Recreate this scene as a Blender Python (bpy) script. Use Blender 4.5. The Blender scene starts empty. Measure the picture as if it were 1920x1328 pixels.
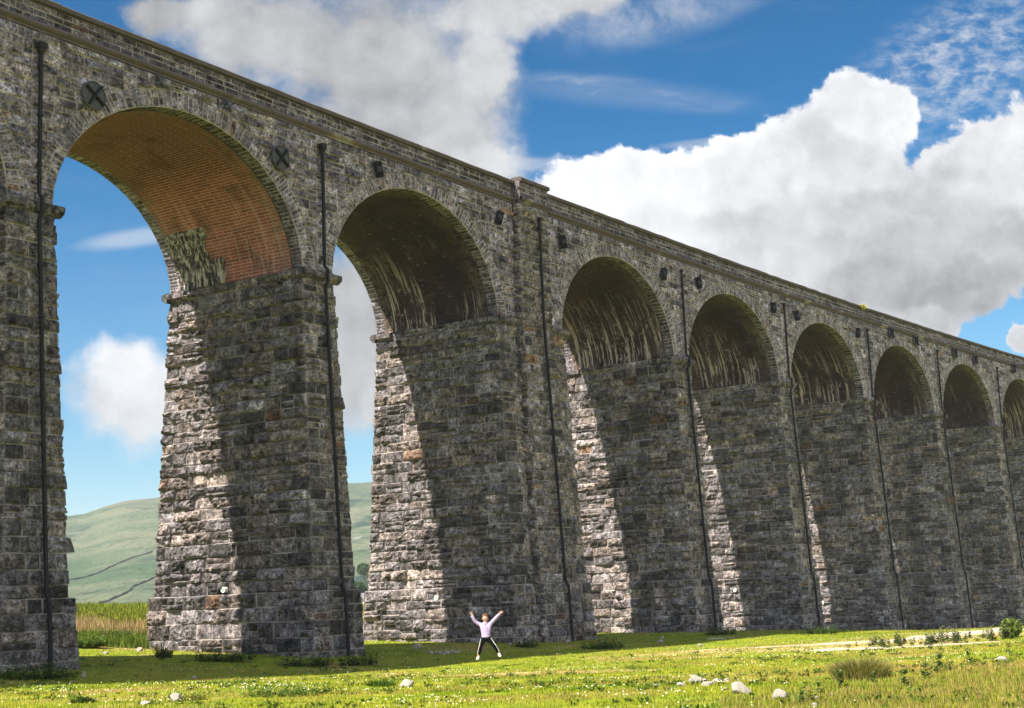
import bpy, bmesh, math, random
import numpy as np
from mathutils import Vector, Matrix

# ------------------------------------------------------------------ scene, camera, light
S = bpy.context.scene
COL = S.collection
EYE = 2.3                                   # eye height above the lowest pier foot
F_PX, PITCH, ROLL = 2731.4, 0.16393, 0.04078

cam_d = bpy.data.cameras.new("camera")
cam = bpy.data.objects.new("camera", cam_d)
COL.objects.link(cam)
cam_d.sensor_width = 36.0
cam_d.lens = F_PX / 1920 * 36.0
cam_d.clip_start, cam_d.clip_end = 0.5, 20000
cr, sr, cp, sp_ = math.cos(ROLL), math.sin(ROLL), math.cos(PITCH), math.sin(PITCH)
r0, u0, fw = Vector((1, 0, 0)), Vector((0, -sp_, cp)), Vector((0, cp, sp_))
Rv, Uv = cr * r0 - sr * u0, sr * r0 + cr * u0
M = Matrix((Rv, Uv, -fw)).transposed().to_4x4()
M.translation = Vector((0, 0, EYE))
cam.matrix_world = M
S.camera = cam

SUN_FROM = Vector((-0.863, -0.635, 1.42)).normalized()
SUN_EL = math.asin(SUN_FROM.z)
SUN_AZ = math.atan2(SUN_FROM.x, SUN_FROM.y)
sun_d = bpy.data.lights.new("sun", 'SUN')
sun_d.energy, sun_d.angle, sun_d.color = 5.0, math.radians(0.53), (1.0, 0.91, 0.77)
sun = bpy.data.objects.new("sun", sun_d)
COL.objects.link(sun)
sun.rotation_euler = (-SUN_FROM).to_track_quat('-Z', 'Y').to_euler()
sun.location = (-60, -40, 90)

S.view_settings.view_transform = 'Standard'
S.view_settings.look = 'None'
S.view_settings.exposure = 1.5
S.view_settings.gamma = 1.0
S.view_settings.use_curve_mapping = False
S.cycles.pixel_filter_width = 1.0


class NT:
    """small helper for wiring shader nodes"""
    def __init__(s, tree):
        s.t = tree; s.n = tree.nodes; s.l = tree.links
        s.n.clear()

    def new(s, typ, **kw):
        nd = s.n.new(typ)
        for k, v in kw.items(): setattr(nd, k, v)
        return nd

    def put(s, sock, v):
        if v is None: return
        if isinstance(v, bpy.types.NodeSocket): s.l.new(v, sock)
        elif isinstance(v, (tuple, list)):
            n = len(sock.default_value); v = tuple(v)
            sock.default_value = v[:n] if len(v) >= n else v + (1.0,) * (n - len(v))
        else: sock.default_value = v

    def m(s, op, a, b=None, c=None, clamp=False):
        nd = s.new('ShaderNodeMath', operation=op, use_clamp=clamp)
        s.put(nd.inputs[0], a); s.put(nd.inputs[1], b); s.put(nd.inputs[2], c)
        return nd.outputs[0]

    def vm(s, op, a, b=None, scale=None):
        nd = s.new('ShaderNodeVectorMath', operation=op)
        s.put(nd.inputs[0], a); s.put(nd.inputs[1], b)
        if scale is not None: s.put(nd.inputs['Scale'], scale)
        return nd.outputs['Value'] if op in ('LENGTH', 'DOT_PRODUCT', 'DISTANCE') else nd.outputs[0]

    def rng(s, v, a, b, c=0.0, d=1.0, smooth=True):
        nd = s.new('ShaderNodeMapRange', interpolation_type='SMOOTHSTEP' if smooth else 'LINEAR')
        s.put(nd.inputs[0], v)
        for i, x in enumerate((a, b, c, d)): s.put(nd.inputs[1 + i], x)
        return nd.outputs[0]

    def mix(s, f, a, b, blend='MIX'):
        nd = s.new('ShaderNodeMix', data_type='RGBA', blend_type=blend)
        s.put(nd.inputs[0], f); s.put(nd.inputs[6], a); s.put(nd.inputs[7], b)
        return nd.outputs[2]

    def noise(s, vec, scale, detail=4, rough=0.55, dist=0.0, color=False):
        nd = s.new('ShaderNodeTexNoise')
        if vec is not None: s.l.new(vec, nd.inputs['Vector'])
        nd.inputs['Scale'].default_value = scale
        nd.inputs['Detail'].default_value = detail
        nd.inputs['Roughness'].default_value = rough
        nd.inputs['Distortion'].default_value = dist
        return nd.outputs['Color' if color else 'Fac']

    def pos(s): return s.new('ShaderNodeNewGeometry').outputs['Position']

    def attr(s, name, out='Color'):
        return s.new('ShaderNodeAttribute', attribute_name=name).outputs[out]

    def sep(s, c):
        nd = s.new('ShaderNodeSeparateColor'); s.l.new(c, nd.inputs[0]); return nd.outputs

    def sepv(s, c):
        nd = s.new('ShaderNodeSeparateXYZ'); s.l.new(c, nd.inputs[0]); return nd.outputs

    def comb(s, x, y, z):
        nd = s.new('ShaderNodeCombineXYZ')
        for i, v in enumerate((x, y, z)): s.put(nd.inputs[i], v)
        return nd.outputs[0]

    def bump(s, h, strength, dist, normal=None):
        nd = s.new('ShaderNodeBump')
        s.put(nd.inputs['Height'], h); nd.inputs['Strength'].default_value = strength
        nd.inputs['Distance'].default_value = dist
        if normal is not None: s.l.new(normal, nd.inputs['Normal'])
        return nd.outputs[0]

    def out_bsdf(s, col, rough=0.9, normal=None, spec=0.3, **kw):
        b = s.new('ShaderNodeBsdfPrincipled'); o = s.new('ShaderNodeOutputMaterial')
        s.put(b.inputs['Base Color'], col); s.put(b.inputs['Roughness'], rough)
        b.inputs['Specular IOR Level'].default_value = spec
        if normal is not None: s.l.new(normal, b.inputs['Normal'])
        for k, v in kw.items(): s.put(b.inputs[k], v)
        s.l.new(b.outputs[0], o.inputs[0])
        return b


# ------------------------------------------------------------------ sky
W = bpy.data.worlds.new("World"); S.world = W; W.use_nodes = True
n = NT(W.node_tree)
sky = n.new('ShaderNodeTexSky', sky_type='NISHITA', sun_disc=False)
sky.sun_elevation, sky.sun_rotation = SUN_EL, SUN_AZ
sky.altitude, sky.air_density, sky.dust_density, sky.ozone_density = 300, 1.0, 0.4, 2.2
D = n.new('ShaderNodeTexCoord').outputs['Generated']
dx, dy, dz = n.sepv(D)[:3]
front = n.rng(dy, 0.05, 0.3)
iy = n.m('DIVIDE', 1.0, n.m('MAXIMUM', dy, 0.05))
U, V = n.m('MULTIPLY', dx, iy), n.m('MULTIPLY', dz, iy)
P = n.comb(U, V, 0.0)
warp1 = n.noise(P, 9.0, 5, 0.6, color=True)
warp2 = n.noise(P, 30.0, 5, 0.62, color=True)
Pw = n.vm('ADD', P, n.vm('SCALE', n.vm('SUBTRACT', warp1, (.5, .5, .5)), scale=0.06))
Pw = n.vm('ADD', Pw, n.vm('SCALE', n.vm('SUBTRACT', warp2, (.5, .5, .5)), scale=0.022))
# (u, v, radius u, radius v, brightness) of each cloud head, as tangents of direction
CL_SOFT = [(-.16, .4083, .0769, .0439, .62), (-.0912, .3811, .0842, .0622, .6), (-.0466, .3352, .0622, .0622, .62), (-.0247, .3066, .0403, .0403, .72), (-.1155, .3262, .0952, .0439, .55), (-.0016, .4137, .0622, .0256, .7), (.045, .4205, .045, .016, .72), (-.1985, .4262, .0586, .022, .6), (-.0127, .3737, .0256, .0439, .66), (-.2449, .4242, .033, .0183, .5), (-.1104, .2094, .0403, .0403, .55), (-.119, .1568, .0439, .0549, .6), (-.0974, .1335, .0293, .033, .7), (-.2664, .159, .034, .03, .86), (-.2747, .1371, .036, .033, .74), (-.2525, .1399, .036, .034, .78)]
CL_HARD = [(.0611, .2755, .0421, .0366, 1), (.0921, .2899, .033, .0275, 1), (.1295, .2805, .033, .0275, 1), (.1717, .2904, .0403, .033, .98), (.2101, .2966, .033, .033, .95), (.2434, .3348, .0238, .0311, .95), (.2657, .3279, .0311, .0293, .95), (.2328, .2957, .0439, .0403, .85), (.2545, .281, .028, .018, .9), (.1121, .2423, .0769, .0476, .93), (.1986, .2426, .0952, .0549, .8), (.296, .2385, .0805, .0476, .74), (.3236, .2664, .038, .033, .82), (.3502, .2947, .0366, .0403, .85), (.3732, .2976, .0293, .0476, .86), (.3002, .1999, .0586, .0256, .6), (.2561, .2094, .0622, .0293, .63), (.3395, .2213, .0439, .0293, .66), (.2904, .1738, .0201, .011, .72), (.3523, .1599, .0146, .0128, .78)]


def field(blobs, pv):
    acc = bsum = wsum = None
    for (u, v, a, b, br) in blobs:
        q = n.vm('MULTIPLY', n.vm('SUBTRACT', pv, (u, v, 0)), (1 / a, 1 / b, 1))
        w = n.m('SUBTRACT', 1.0, n.vm('LENGTH', q))
        acc = w if acc is None else n.m('SMOOTH_MAX', acc, w, 0.25)
        e = n.m('POWER', 2.718, n.m('MULTIPLY', w, 8.0))
        bsum = n.m('MULTIPLY', e, br) if bsum is None else n.m('MULTIPLY_ADD', e, br, bsum)
        wsum = e if wsum is None else n.m('ADD', wsum, e)
    return acc, n.m('DIVIDE', bsum, n.m('ADD', wsum, 1e-6))


f1, b1 = field(CL_SOFT, Pw)
f2, b2 = field(CL_HARD, Pw)


def puffs(vec):
    v = n.new('ShaderNodeTexVoronoi', voronoi_dimensions='2D', feature='SMOOTH_F1', normalize=True)
    n.l.new(vec, v.inputs['Vector'])
    for k, x in (('Scale', 17.0), ('Detail', 4.0), ('Roughness', .55), ('Lacunarity', 2.3), ('Smoothness', .35)): v.inputs[k].default_value = x
    return n.m('SUBTRACT', 1.0, v.outputs['Distance'])


Pp = n.vm('ADD', P, n.vm('SCALE', n.vm('SUBTRACT', warp2, (.5, .5, .5)), scale=0.035))
pf, pf_b = puffs(Pp), puffs(n.vm('ADD', Pp, (-.007, .010, 0)))
fbm = n.noise(P, 13.0, 11, 0.6, 0.0)
fbm_b = n.noise(n.vm('ADD', P, (-.009, .012, 0)), 13.0, 11, 0.6, 0.0)
relief = n.m('SUBTRACT', fbm, fbm_b)
fbm2 = n.noise(P, 5.0, 10, 0.6, 0.0)
prel = n.m('SUBTRACT', pf, pf_b)
a1 = n.rng(n.m('MULTIPLY_ADD', n.m('SUBTRACT', pf, 0.62), 0.5, n.m('MULTIPLY_ADD', n.m('SUBTRACT', fbm, 0.5), 1.3, f1)), -0.16, 0.55)
a2 = n.rng(n.m('MULTIPLY_ADD', n.m('SUBTRACT', pf, 0.62), 0.9, n.m('MULTIPLY_ADD', n.m('SUBTRACT', fbm, 0.5), 0.8, f2)), -0.03, 0.15)
s1 = n.m('MULTIPLY_ADD', n.m('SUBTRACT', fbm2, .53), .8, n.m('MULTIPLY_ADD', prel, 0.22, n.m('MULTIPLY_ADD', relief, 0.6, n.m('MULTIPLY_ADD', b1, 1.5, -.31))))
s2 = n.m('MULTIPLY_ADD', n.m('SUBTRACT', fbm2, .53), .55, n.m('MULTIPLY_ADD', prel, 0.5, n.m('MULTIPLY_ADD', relief, 0.5, n.m('MULTIPLY_ADD', b2, 1.5, -.42))))
# high thin streaks and the mackerel patch
Pst = n.vm('MULTIPLY', n.vm('ADD', P, n.vm('SCALE', warp1, scale=.05)), (5, 40, 1))
st = n.rng(n.noise(Pst, 1.3, 5, 0.6), 0.5, 0.8)


def ell(u, v, a, b, rot=0.0):
    q = n.vm('SUBTRACT', P, (u, v, 0))
    if rot:
        x, y, _ = n.sepv(q)[:3]
        c_, s_ = math.cos(rot), math.sin(rot)
        q = n.comb(n.m('ADD', n.m('MULTIPLY', x, c_), n.m('MULTIPLY', y, s_)), n.m('SUBTRACT', n.m('MULTIPLY', y, c_), n.m('MULTIPLY', x, s_)), 0)
    q = n.vm('MULTIPLY', q, (1 / a, 1 / b, 1))
    return n.rng(n.vm('LENGTH', q), 1.0, 0.25)


mk = n.rng(n.noise(n.vm('MULTIPLY', P, (1, 1.7, 1)), 55, 7, 0.66, 0.25), 0.36, 0.78)
a3 = n.m('MULTIPLY', n.m('MULTIPLY', mk, ell(.33, .362, .115, .06, .45)), 0.85)
a4 = n.m('MULTIPLY', ell(.085, .352, .13, .016, -.14), n.m('MULTIPLY_ADD', st, 0.35, 0.12))
a5 = n.m('MULTIPLY', ell(-.262, .2595, .055, .0095, .1), n.m('MULTIPLY_ADD', st, 0.25, 0.42))
a6 = n.m('MULTIPLY', ell(.02, .3015, .035, .007, -.05), 0.4)
a7 = n.m('MULTIPLY', ell(.145, .312, .05, .005, .05), 0.35)
a8 = n.m('MULTIPLY', st, 0.06)
a9 = n.m('MULTIPLY', ell(.12, .415, .11, .032, .25), n.rng(n.noise(Pw, 11.0, 8, .65), .35, .75, 0, .75))
gen = n.rng(n.noise(D, 2.2, 8, 0.6), 0.40, 0.58)               # unseen cloud over the rest of the sky, overbright to fill shaded stone
gen = n.m('MULTIPLY', gen, n.m('SUBTRACT', 1.0, front))
hs = n.new('ShaderNodeHueSaturation')
n.put(hs.inputs['Hue'], 0.476); n.put(hs.inputs['Saturation'], 1.55); n.put(hs.inputs['Value'], 0.47)
n.l.new(sky.outputs[0], hs.inputs['Color'])
gm = n.new('ShaderNodeGamma'); n.l.new(n.vm('SCALE', hs.outputs[0], scale=0.5), gm.inputs[0]); gm.inputs[1].default_value = 1.45
col = n.vm('SCALE', gm.outputs[0], scale=2.0)
CLOUD = 3.75


def cl(b):
    x = n.m('MULTIPLY', b, CLOUD)
    return n.vm('MULTIPLY', n.comb(x, x, x), (0.975, 0.99, 1.02))


col = n.mix(n.rng(V, .36, .02, 0, .36), col, n.vm('SCALE', (.54, .65, .93), scale=CLOUD))
for a, b in ((a8, .8), (a4, .85), (a5, .95), (a9, .85), (a6, .85), (a7, .8), (a3, .9)):
    col = n.mix(n.m('MULTIPLY', a, front), col, cl(b))
col = n.mix(n.m('MULTIPLY', a1, front), col, cl(s1))
s2 = n.m('MULTIPLY_ADD', n.rng(f2, .30, .0), .13, s2)
col = n.mix(n.m('MULTIPLY', a2, front), col, cl(s2))
col = n.mix(gen, col, cl(1.75))
bg = n.new('ShaderNodeBackground'); n.put(bg.inputs[0], col); bg.inputs[1].default_value = 0.088
n.l.new(bg.outputs[0], n.new('ShaderNodeOutputWorld').inputs[0])
W.cycles.sampling_method = 'MANUAL'; W.cycles.sample_map_resolution = 1024


# ------------------------------------------------------------------ helpers
def mat(name):
    m = bpy.data.materials.new(name); m.use_nodes = True
    return m, NT(m.node_tree)


def tag(o, label=None, cat=None, group=None, kind=None):
    for k, v in (('label', label), ('category', cat), ('group', group), ('kind', kind)):
        if v: o[k] = v
    return o


def empty(name, loc=(0, 0, 0)):
    o = bpy.data.objects.new(name, None); COL.objects.link(o); o.location = loc; o.empty_display_size = .5
    return o


def link(name, me, parent=None, loc=None):
    o = bpy.data.objects.new(name, me); COL.objects.link(o)
    if parent is not None: o.parent = parent
    if loc is not None: o.location = loc
    return o


def hash01(ix, iy, iz, seed=0):
    h = (ix.astype(np.int64) * 374761393 + iy.astype(np.int64) * 668265263 + iz.astype(np.int64) * 2147483647 + seed * 1274126177) & 0xffffffff
    h = ((h ^ (h >> 13)) * 1274126177) & 0xffffffff
    h = (h ^ (h >> 16)) & 0xffffffff
    h = (h * 2246822519) & 0xffffffff
    return ((h ^ (h >> 15)) & 0xffffff) / float(0xffffff)


def vnoise(p, seed=0):
    f = np.floor(p); t = p - f; t = t * t * (3 - 2 * t)
    ix, iy, iz = f[:, 0], f[:, 1], f[:, 2]
    r = 0
    for a in (0, 1):
        for b in (0, 1):
            for c in (0, 1):
                w = (t[:, 0] if a else 1 - t[:, 0]) * (t[:, 1] if b else 1 - t[:, 1]) * (t[:, 2] if c else 1 - t[:, 2])
                r = r + w * hash01(ix + a, iy + b, iz + c, seed)
    return r


def fbm3(p, oct=3, seed=0, gain=.5):
    s = 0; a = 1; tot = 0
    for o in range(oct):
        s = s + a * vnoise(p * 2 ** o + 17.3 * o, seed + o); tot += a; a *= gain
    return s / tot


def mesh_np(name, V, quads, mats=(), col=None, cname='stone', uv=None, midx=None, smooth=False):
    """V (n,3); quads: (m,4) or (m,3) index array"""
    me = bpy.data.meshes.new(name)
    V = np.asarray(V, dtype=np.float32); quads = np.asarray(quads, dtype=np.int32)
    k = quads.shape[1]
    me.vertices.add(len(V)); me.vertices.foreach_set('co', V.ravel())
    me.loops.add(quads.size); me.loops.foreach_set('vertex_index', quads.ravel())
    me.polygons.add(len(quads))
    me.polygons.foreach_set('loop_start', np.arange(len(quads), dtype=np.int32) * k)
    me.polygons.foreach_set('loop_total', np.full(len(quads), k, dtype=np.int32))
    if midx is not None: me.polygons.foreach_set('material_index', np.asarray(midx, dtype=np.int32))
    me.polygons.foreach_set('use_smooth', np.full(len(quads), bool(smooth)))
    for m in mats: me.materials.append(m)
    if col is not None:
        a = me.color_attributes.new(cname, 'FLOAT_COLOR', 'POINT')
        a.data.foreach_set('color', np.asarray(col, dtype=np.float32).ravel())
    if uv is not None:
        l = me.uv_layers.new(name='UVMap')
        l.data.foreach_set('uv', np.asarray(uv, dtype=np.float32)[quads.ravel()].ravel())
    me.update(); me.validate()
    return me


class Blocks:
    """collects coursed stone blocks, each a small grid with its own rock face"""
    def __init__(s):
        s.P, s.N, s.base, s.amp, s.seed, s.col, s.F, s.n = [], [], [], [], [], [], [], 0

    def add(s, fmap, s0, s1, t0, t1, Wm, Hm, cell, rng, amp=None, base=None, tone=None, hue=None, keep=None):
        mu, mv = min(.2, .042 / Wm), min(.25, .042 / Hm)
        nx, ny = max(2, int(round(Wm / cell))), max(2, int(round(Hm / cell)))
        a = np.concatenate([[0], np.linspace(mu, 1 - mu, nx + 1), [1]])
        b = np.concatenate([[0], np.linspace(mv, 1 - mv, ny + 1), [1]])
        A, B = np.meshgrid(a, b, indexing='ij'); A, B = A.ravel(), B.ravel()
        P, N, ok = fmap(s0 + (s1 - s0) * A, t0 + (t1 - t0) * B)
        if not ok.any(): return
        de = np.minimum(np.minimum(A, 1 - A) * Wm, np.minimum(B, 1 - B) * Hm)
        inr = np.clip(de / .03, 0, 1) * ok
        pa, pb = np.clip(np.minimum(A, 1 - A) * Wm / .14, 0, 1), np.clip(np.minimum(B, 1 - B) * Hm / .075, 0, 1)
        prof = inr * (.16 + .84 * np.minimum(pa, pb) ** .75)
        if amp is None: amp = rng.uniform(.02, .05) if rng.random() < .12 else rng.uniform(.14, .34)
        if base is None: base = rng.uniform(.0, .02)
        tx, ty = rng.uniform(-1, 1), rng.uniform(-1, 1)
        tilt = (tx * (A - .5) + ty * (B - .5)) * amp * .9
        if tone is None: tone = float(np.clip(rng.gauss(1, .36), .38, 2.1))
        if hue is None: hue = rng.random()
        s.P.append(P); s.N.append(N)
        s.base.append(inr * base + prof * tilt); s.amp.append(amp * prof)
        s.seed.append(np.full(len(A), rng.random() * 40))
        c = np.empty((len(A), 4)); c[:, 0] = tone; c[:, 1] = (1 - inr) * np.where(((A == 0) & (s0 == 0)) | ((A == 1) & (abs(s1 - 1) < 1e-9)), .2, 1); c[:, 2] = hue; c[:, 3] = 1
        s.col.append(c)
        nb = len(b)
        i = np.arange(len(a) - 1)[:, None] * nb + np.arange(nb - 1)[None, :]
        i = i.ravel() + s.n
        q = np.stack([i, i + nb, i + nb + 1, i + 1], 1)
        k = len(A) // 2
        e1 = P[nb] - P[0]; e2 = P[1] - P[0]
        if np.dot(np.cross(e1, e2), N[0]) < 0: q = q[:, ::-1]
        s.F.append(q); s.n += len(A)

    def quad(s, pts, tone=1.0, hue=.5, mortar=0.0):
        """plain stone quad or closed box face"""
        P = np.array(pts, float)
        s.P.append(P); s.N.append(np.zeros((4, 3))); s.base.append(np.zeros(4)); s.amp.append(np.zeros(4))
        s.seed.append(np.zeros(4)); c = np.ones((4, 4)); c[:, 0] = tone; c[:, 1] = mortar; c[:, 2] = hue
        s.col.append(c); s.F.append(np.arange(4)[None, :] + s.n); s.n += 4

    def build(s, name, m, parent):
        P, N = np.concatenate(s.P), np.concatenate(s.N)
        base, amp, seed = np.concatenate(s.base), np.concatenate(s.amp), np.concatenate(s.seed)
        q = P * np.array([1, 1, 1.25]) + seed[:, None] * np.array([1.0, .7, .37])
        nz = .6 * fbm3(q * 2.6, 2, 3) + .55 * (1 - np.abs(2 * fbm3(q * 4.5, 2, 9) - 1)) - .25
        d = base + amp * nz * 1.25
        V = P + N * d[:, None]
        return link(name, mesh_np(name, V, np.concatenate(s.F), [m], np.concatenate(s.col)), parent)


# ------------------------------------------------------------------ stone materials
def stone_material(name, streaks=0.55, gain=1.0, tint=(1, 1, 1)):
    m, t = mat(name)
    p = t.pos()
    c = t.sep(t.attr('stone'))
    base = t.mix(t.rng(c[2], 0.25, 1.0), (.206, .188, .200), (.240, .196, .178))
    base = t.mix(t.rng(c[2], .985, .992), base, (.21, .125, .08))
    n1 = t.noise(p, 3.2, 7, 0.65)
    base = t.vm('MULTIPLY', base, tint)
    base = t.vm('SCALE', base, scale=t.m('MULTIPLY', t.m('MULTIPLY', c[0], gain), t.rng(n1, .34, .66, .14, 1.95, False)))
    n2 = t.noise(p, 9.0, 5, 0.75)
    base = t.vm('SCALE', base, scale=t.rng(n2, .33, .67, .25, 1.85, False))
    ck = t.m('ABSOLUTE', t.m('SUBTRACT', t.noise(p, 3.6, 6, .7, .4), .5))
    base = t.vm('SCALE', base, scale=t.rng(ck, 0, .04, .2, 1.0))
    grime = t.rng(t.noise(p, .22, 5, .6), .36, .62)
    base = t.mix(t.m('MULTIPLY', grime, .38), base, t.vm('MULTIPLY', base, (.42, .43, .46)))
    ps = t.vm('MULTIPLY', p, (1, 1, .13))
    dk = t.m('MAXIMUM', t.rng(t.noise(ps, 1.5, 5, .65), .54, .66), t.rng(t.noise(t.vm('MULTIPLY', p, (1, 1, .08)), .55, 4, .6), .54, .62))
    base = t.mix(t.m('MULTIPLY', dk, .5), base, (.05, .048, .052))
    wk = t.m('MULTIPLY', t.rng(t.noise(ps, 2.6, 5, .7), .58, .7), t.rng(t.noise(p, .16, 3, .5), .45, .65))
    mort = t.m('MULTIPLY', c[1], t.rng(t.noise(p, 1.1, 3, .6), .35, .6, .3, 1.0))
    base = t.mix(mort, base, (.70, .635, .60))
    base = t.mix(t.m('MULTIPLY', wk, streaks), base, (.44, .43, .40))
    sp = t.rng(t.noise(p, 11, 5, .75), .60, .68)
    base = t.mix(t.m('MULTIPLY', sp, .55), base, (.42, .41, .37))
    h = t.m('MULTIPLY_ADD', t.noise(p, 7.5, 8, .7), 1.0, t.m('MULTIPLY', t.noise(p, 30, 4, .6), .35))
    nb = t.bump(h, 1.0, 0.2)
    t.out_bsdf(base, .95, nb, .15)
    return m


M_STONE = stone_material('rock_faced_stone', .7, 1.28)
M_SPAN = stone_material('spandrel_stone', .5, 1.85, (1.0, .975, 1.14))
M_PAR = stone_material('parapet_stone', .25, 1.0, (1.0, .96, 1.1))


def coping_material():
    m, t = mat('weathered_coping')
    p = t.pos()
    b = t.mix(t.noise(p, 1.4, 6, .7), (.055, .044, .042), (.12, .10, .095))
    b = t.mix(t.m('MULTIPLY', t.rng(t.noise(p, .7, 4, .6), .62, .7), .6), b, (.27, .245, .215))
    t.out_bsdf(b, .95, t.bump(t.noise(p, 6, 7, .7), .6, .08), .15)
    return m


def string_material():
    m, t = mat('string_course_stone')
    p = t.pos()
    b = t.mix(t.noise(p, 2.2, 6, .7), (.072, .056, .066), (.145, .116, .128))
    b = t.mix(t.m('MULTIPLY', t.rng(t.noise(p, .5, 4, .6), .56, .68), .7), b, (.34, .295, .27))
    t.out_bsdf(b, .95, t.bump(t.noise(p, 6, 7, .7), .5, .06), .15)
    return m


M_COP, M_STRING = coping_material(), string_material()


def soffit_material(name, kind):
    """brick lined vault; UV in metres: x across the viaduct, y along the arch; 'stone' attribute: r = closeness to springing, g = edge moss"""
    m, t = mat(name)
    p = t.pos()
    uvn = t.new('ShaderNodeUVMap'); uvn.uv_map = 'UVMap'
    uv = uvn.outputs[0]
    c = t.sep(t.attr('stone'))
    br = t.new('ShaderNodeTexBrick', offset=.5, squash=1.0)
    t.l.new(uv, br.inputs['Vector'])
    br.inputs['Scale'].default_value = 1.0
    br.inputs['Brick Width'].default_value = .9 if kind == 'red' else .42; br.inputs['Row Height'].default_value = .15
    br.inputs['Mortar Size'].default_value = .022; br.inputs['Mortar Smooth'].default_value = .3
    br.inputs['Bias'].default_value = -.1
    if kind == 'red':
        t.put(br.inputs['Color1'], (.30, .105, .075)); t.put(br.inputs['Color2'], (.17, .062, .05)); t.put(br.inputs['Mortar'], (.46, .32, .24))
        b = br.outputs['Color']
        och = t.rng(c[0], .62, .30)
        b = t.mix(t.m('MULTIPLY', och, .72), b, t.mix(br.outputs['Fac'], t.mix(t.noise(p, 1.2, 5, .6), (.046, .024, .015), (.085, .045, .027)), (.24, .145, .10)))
        b = t.mix(t.m('MULTIPLY', t.rng(t.noise(p, .55, 5, .65), .5, .66), .55), b, (.040, .024, .014))
        ds, dw = .2, .4
    else:
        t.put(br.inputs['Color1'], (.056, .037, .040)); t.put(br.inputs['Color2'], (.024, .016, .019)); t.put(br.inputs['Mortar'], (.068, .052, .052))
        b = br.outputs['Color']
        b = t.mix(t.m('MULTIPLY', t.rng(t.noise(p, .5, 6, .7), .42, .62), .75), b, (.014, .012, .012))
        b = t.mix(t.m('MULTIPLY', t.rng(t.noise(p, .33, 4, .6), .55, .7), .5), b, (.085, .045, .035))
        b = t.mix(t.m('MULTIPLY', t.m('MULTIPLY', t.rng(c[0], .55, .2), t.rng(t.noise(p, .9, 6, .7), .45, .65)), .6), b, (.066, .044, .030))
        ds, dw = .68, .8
    # lime running down: streaks along the arch, strongest toward the springing
    us = t.vm('MULTIPLY', uv, (1, .055, 1))
    uw = t.vm('ADD', us, t.vm('SCALE', t.noise(p, 1.5, 3, .5, color=True), scale=.12))
    off = t.new('ShaderNodeObjectInfo').outputs['Random']
    uw = t.vm('ADD', uw, t.comb(t.m('MULTIPLY', off, 91), t.m('MULTIPLY', off, 37), 0))
    s1 = t.rng(t.noise(uw, 6.5, 4, .65), .51, .60)
    reg = t.rng(t.noise(t.vm('ADD', t.vm('MULTIPLY', uv, (.22, .1, 1)), t.comb(t.m('MULTIPLY', off, 53), 0, 0)), 1.6, 3, .5), t.m('MULTIPLY_ADD', off, .2, .26), t.m('MULTIPLY_ADD', off, .2, .40))
    s1 = t.m('MULTIPLY', t.m('MULTIPLY', s1, reg), t.rng(c[0], .35, .9))
    s1 = t.m('MAXIMUM', s1, t.m('MULTIPLY', t.m('MULTIPLY', t.rng(t.noise(p, 2.3, 8, .75), .56, .66), t.rng(c[0], .5, .95)), reg))
    fl = t.rng(t.noise(t.vm('MULTIPLY', uv, (1, .5, 1)), 2.4, 5, .75), .64, .72)
    b = t.mix(t.m('MULTIPLY', s1, ds), b, (.74, .68, .65))
    b = t.mix(t.m('MULTIPLY', fl, .35 * dw), b, (.36, .29, .20))
    b = t.mix(t.m('MULTIPLY', t.m('MULTIPLY', c[1], t.rng(t.noise(p, 1.8, 5, .7), .38, .6)), .8), b, (.15, .128, .095))
    bk = t.rng(t.noise(t.vm('MULTIPLY', uv, (2.6, 6.6, 1)), 1.0, 2, .6), .62, .68)
    b = t.mix(t.m('MULTIPLY', bk, t.rng(t.noise(p, .8, 4, .6), .42, .6, .1, .75)), b, (.32, .25, .19))
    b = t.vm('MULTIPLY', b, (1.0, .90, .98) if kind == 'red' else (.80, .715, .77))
    h = t.m('MULTIPLY_ADD', br.outputs['Fac'], -.6, t.noise(p, 9, 5, .7))
    t.out_bsdf(b, .9, t.bump(h, .7, .05), .2)
    return m


M_SOF_RED, M_SOF_DARK = soffit_material('red_brick_vault', 'red'), soffit_material('sooty_brick_vault', 'dark')


def patch_material():
    m, t = mat('limewashed_stone')
    p = t.pos(); c = t.sep(t.attr('stone'))
    b = t.vm('SCALE', (.058, .052, .056), scale=c[0])
    ps = t.vm('MULTIPLY', p, (1, 1, .12))
    s1 = t.rng(t.noise(ps, 7.5, 5, .7), .47, .6)
    b = t.mix(t.m('MULTIPLY', s1, .85), b, (.50, .465, .44))
    t.out_bsdf(b, .95, t.bump(t.noise(p, 8, 7, .7), .7, .1), .15)
    return m


M_PATCH = patch_material()


def plain(name, col, rough=.6, var=.15, scale=6, spec=.3, metallic=0.0, bump=0.0):
    m, t = mat(name)
    p = t.pos()
    f = t.rng(t.noise(p, scale, 5, .6), .25, .75, 1 - var, 1 + var, False)
    c = t.vm('SCALE', tuple(col), scale=f)
    nb = t.bump(t.noise(p, scale * 3, 5, .6), bump, .05) if bump else None
    t.out_bsdf(c, rough, nb, spec, Metallic=metallic)
    return m


M_IRON = plain('black_iron', (.020, .020, .022), .7, .3, 8, .1)
M_PLATE = plain('painted_iron_plate', (.062, .062, .072), .6, .25, 5, .2)

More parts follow.
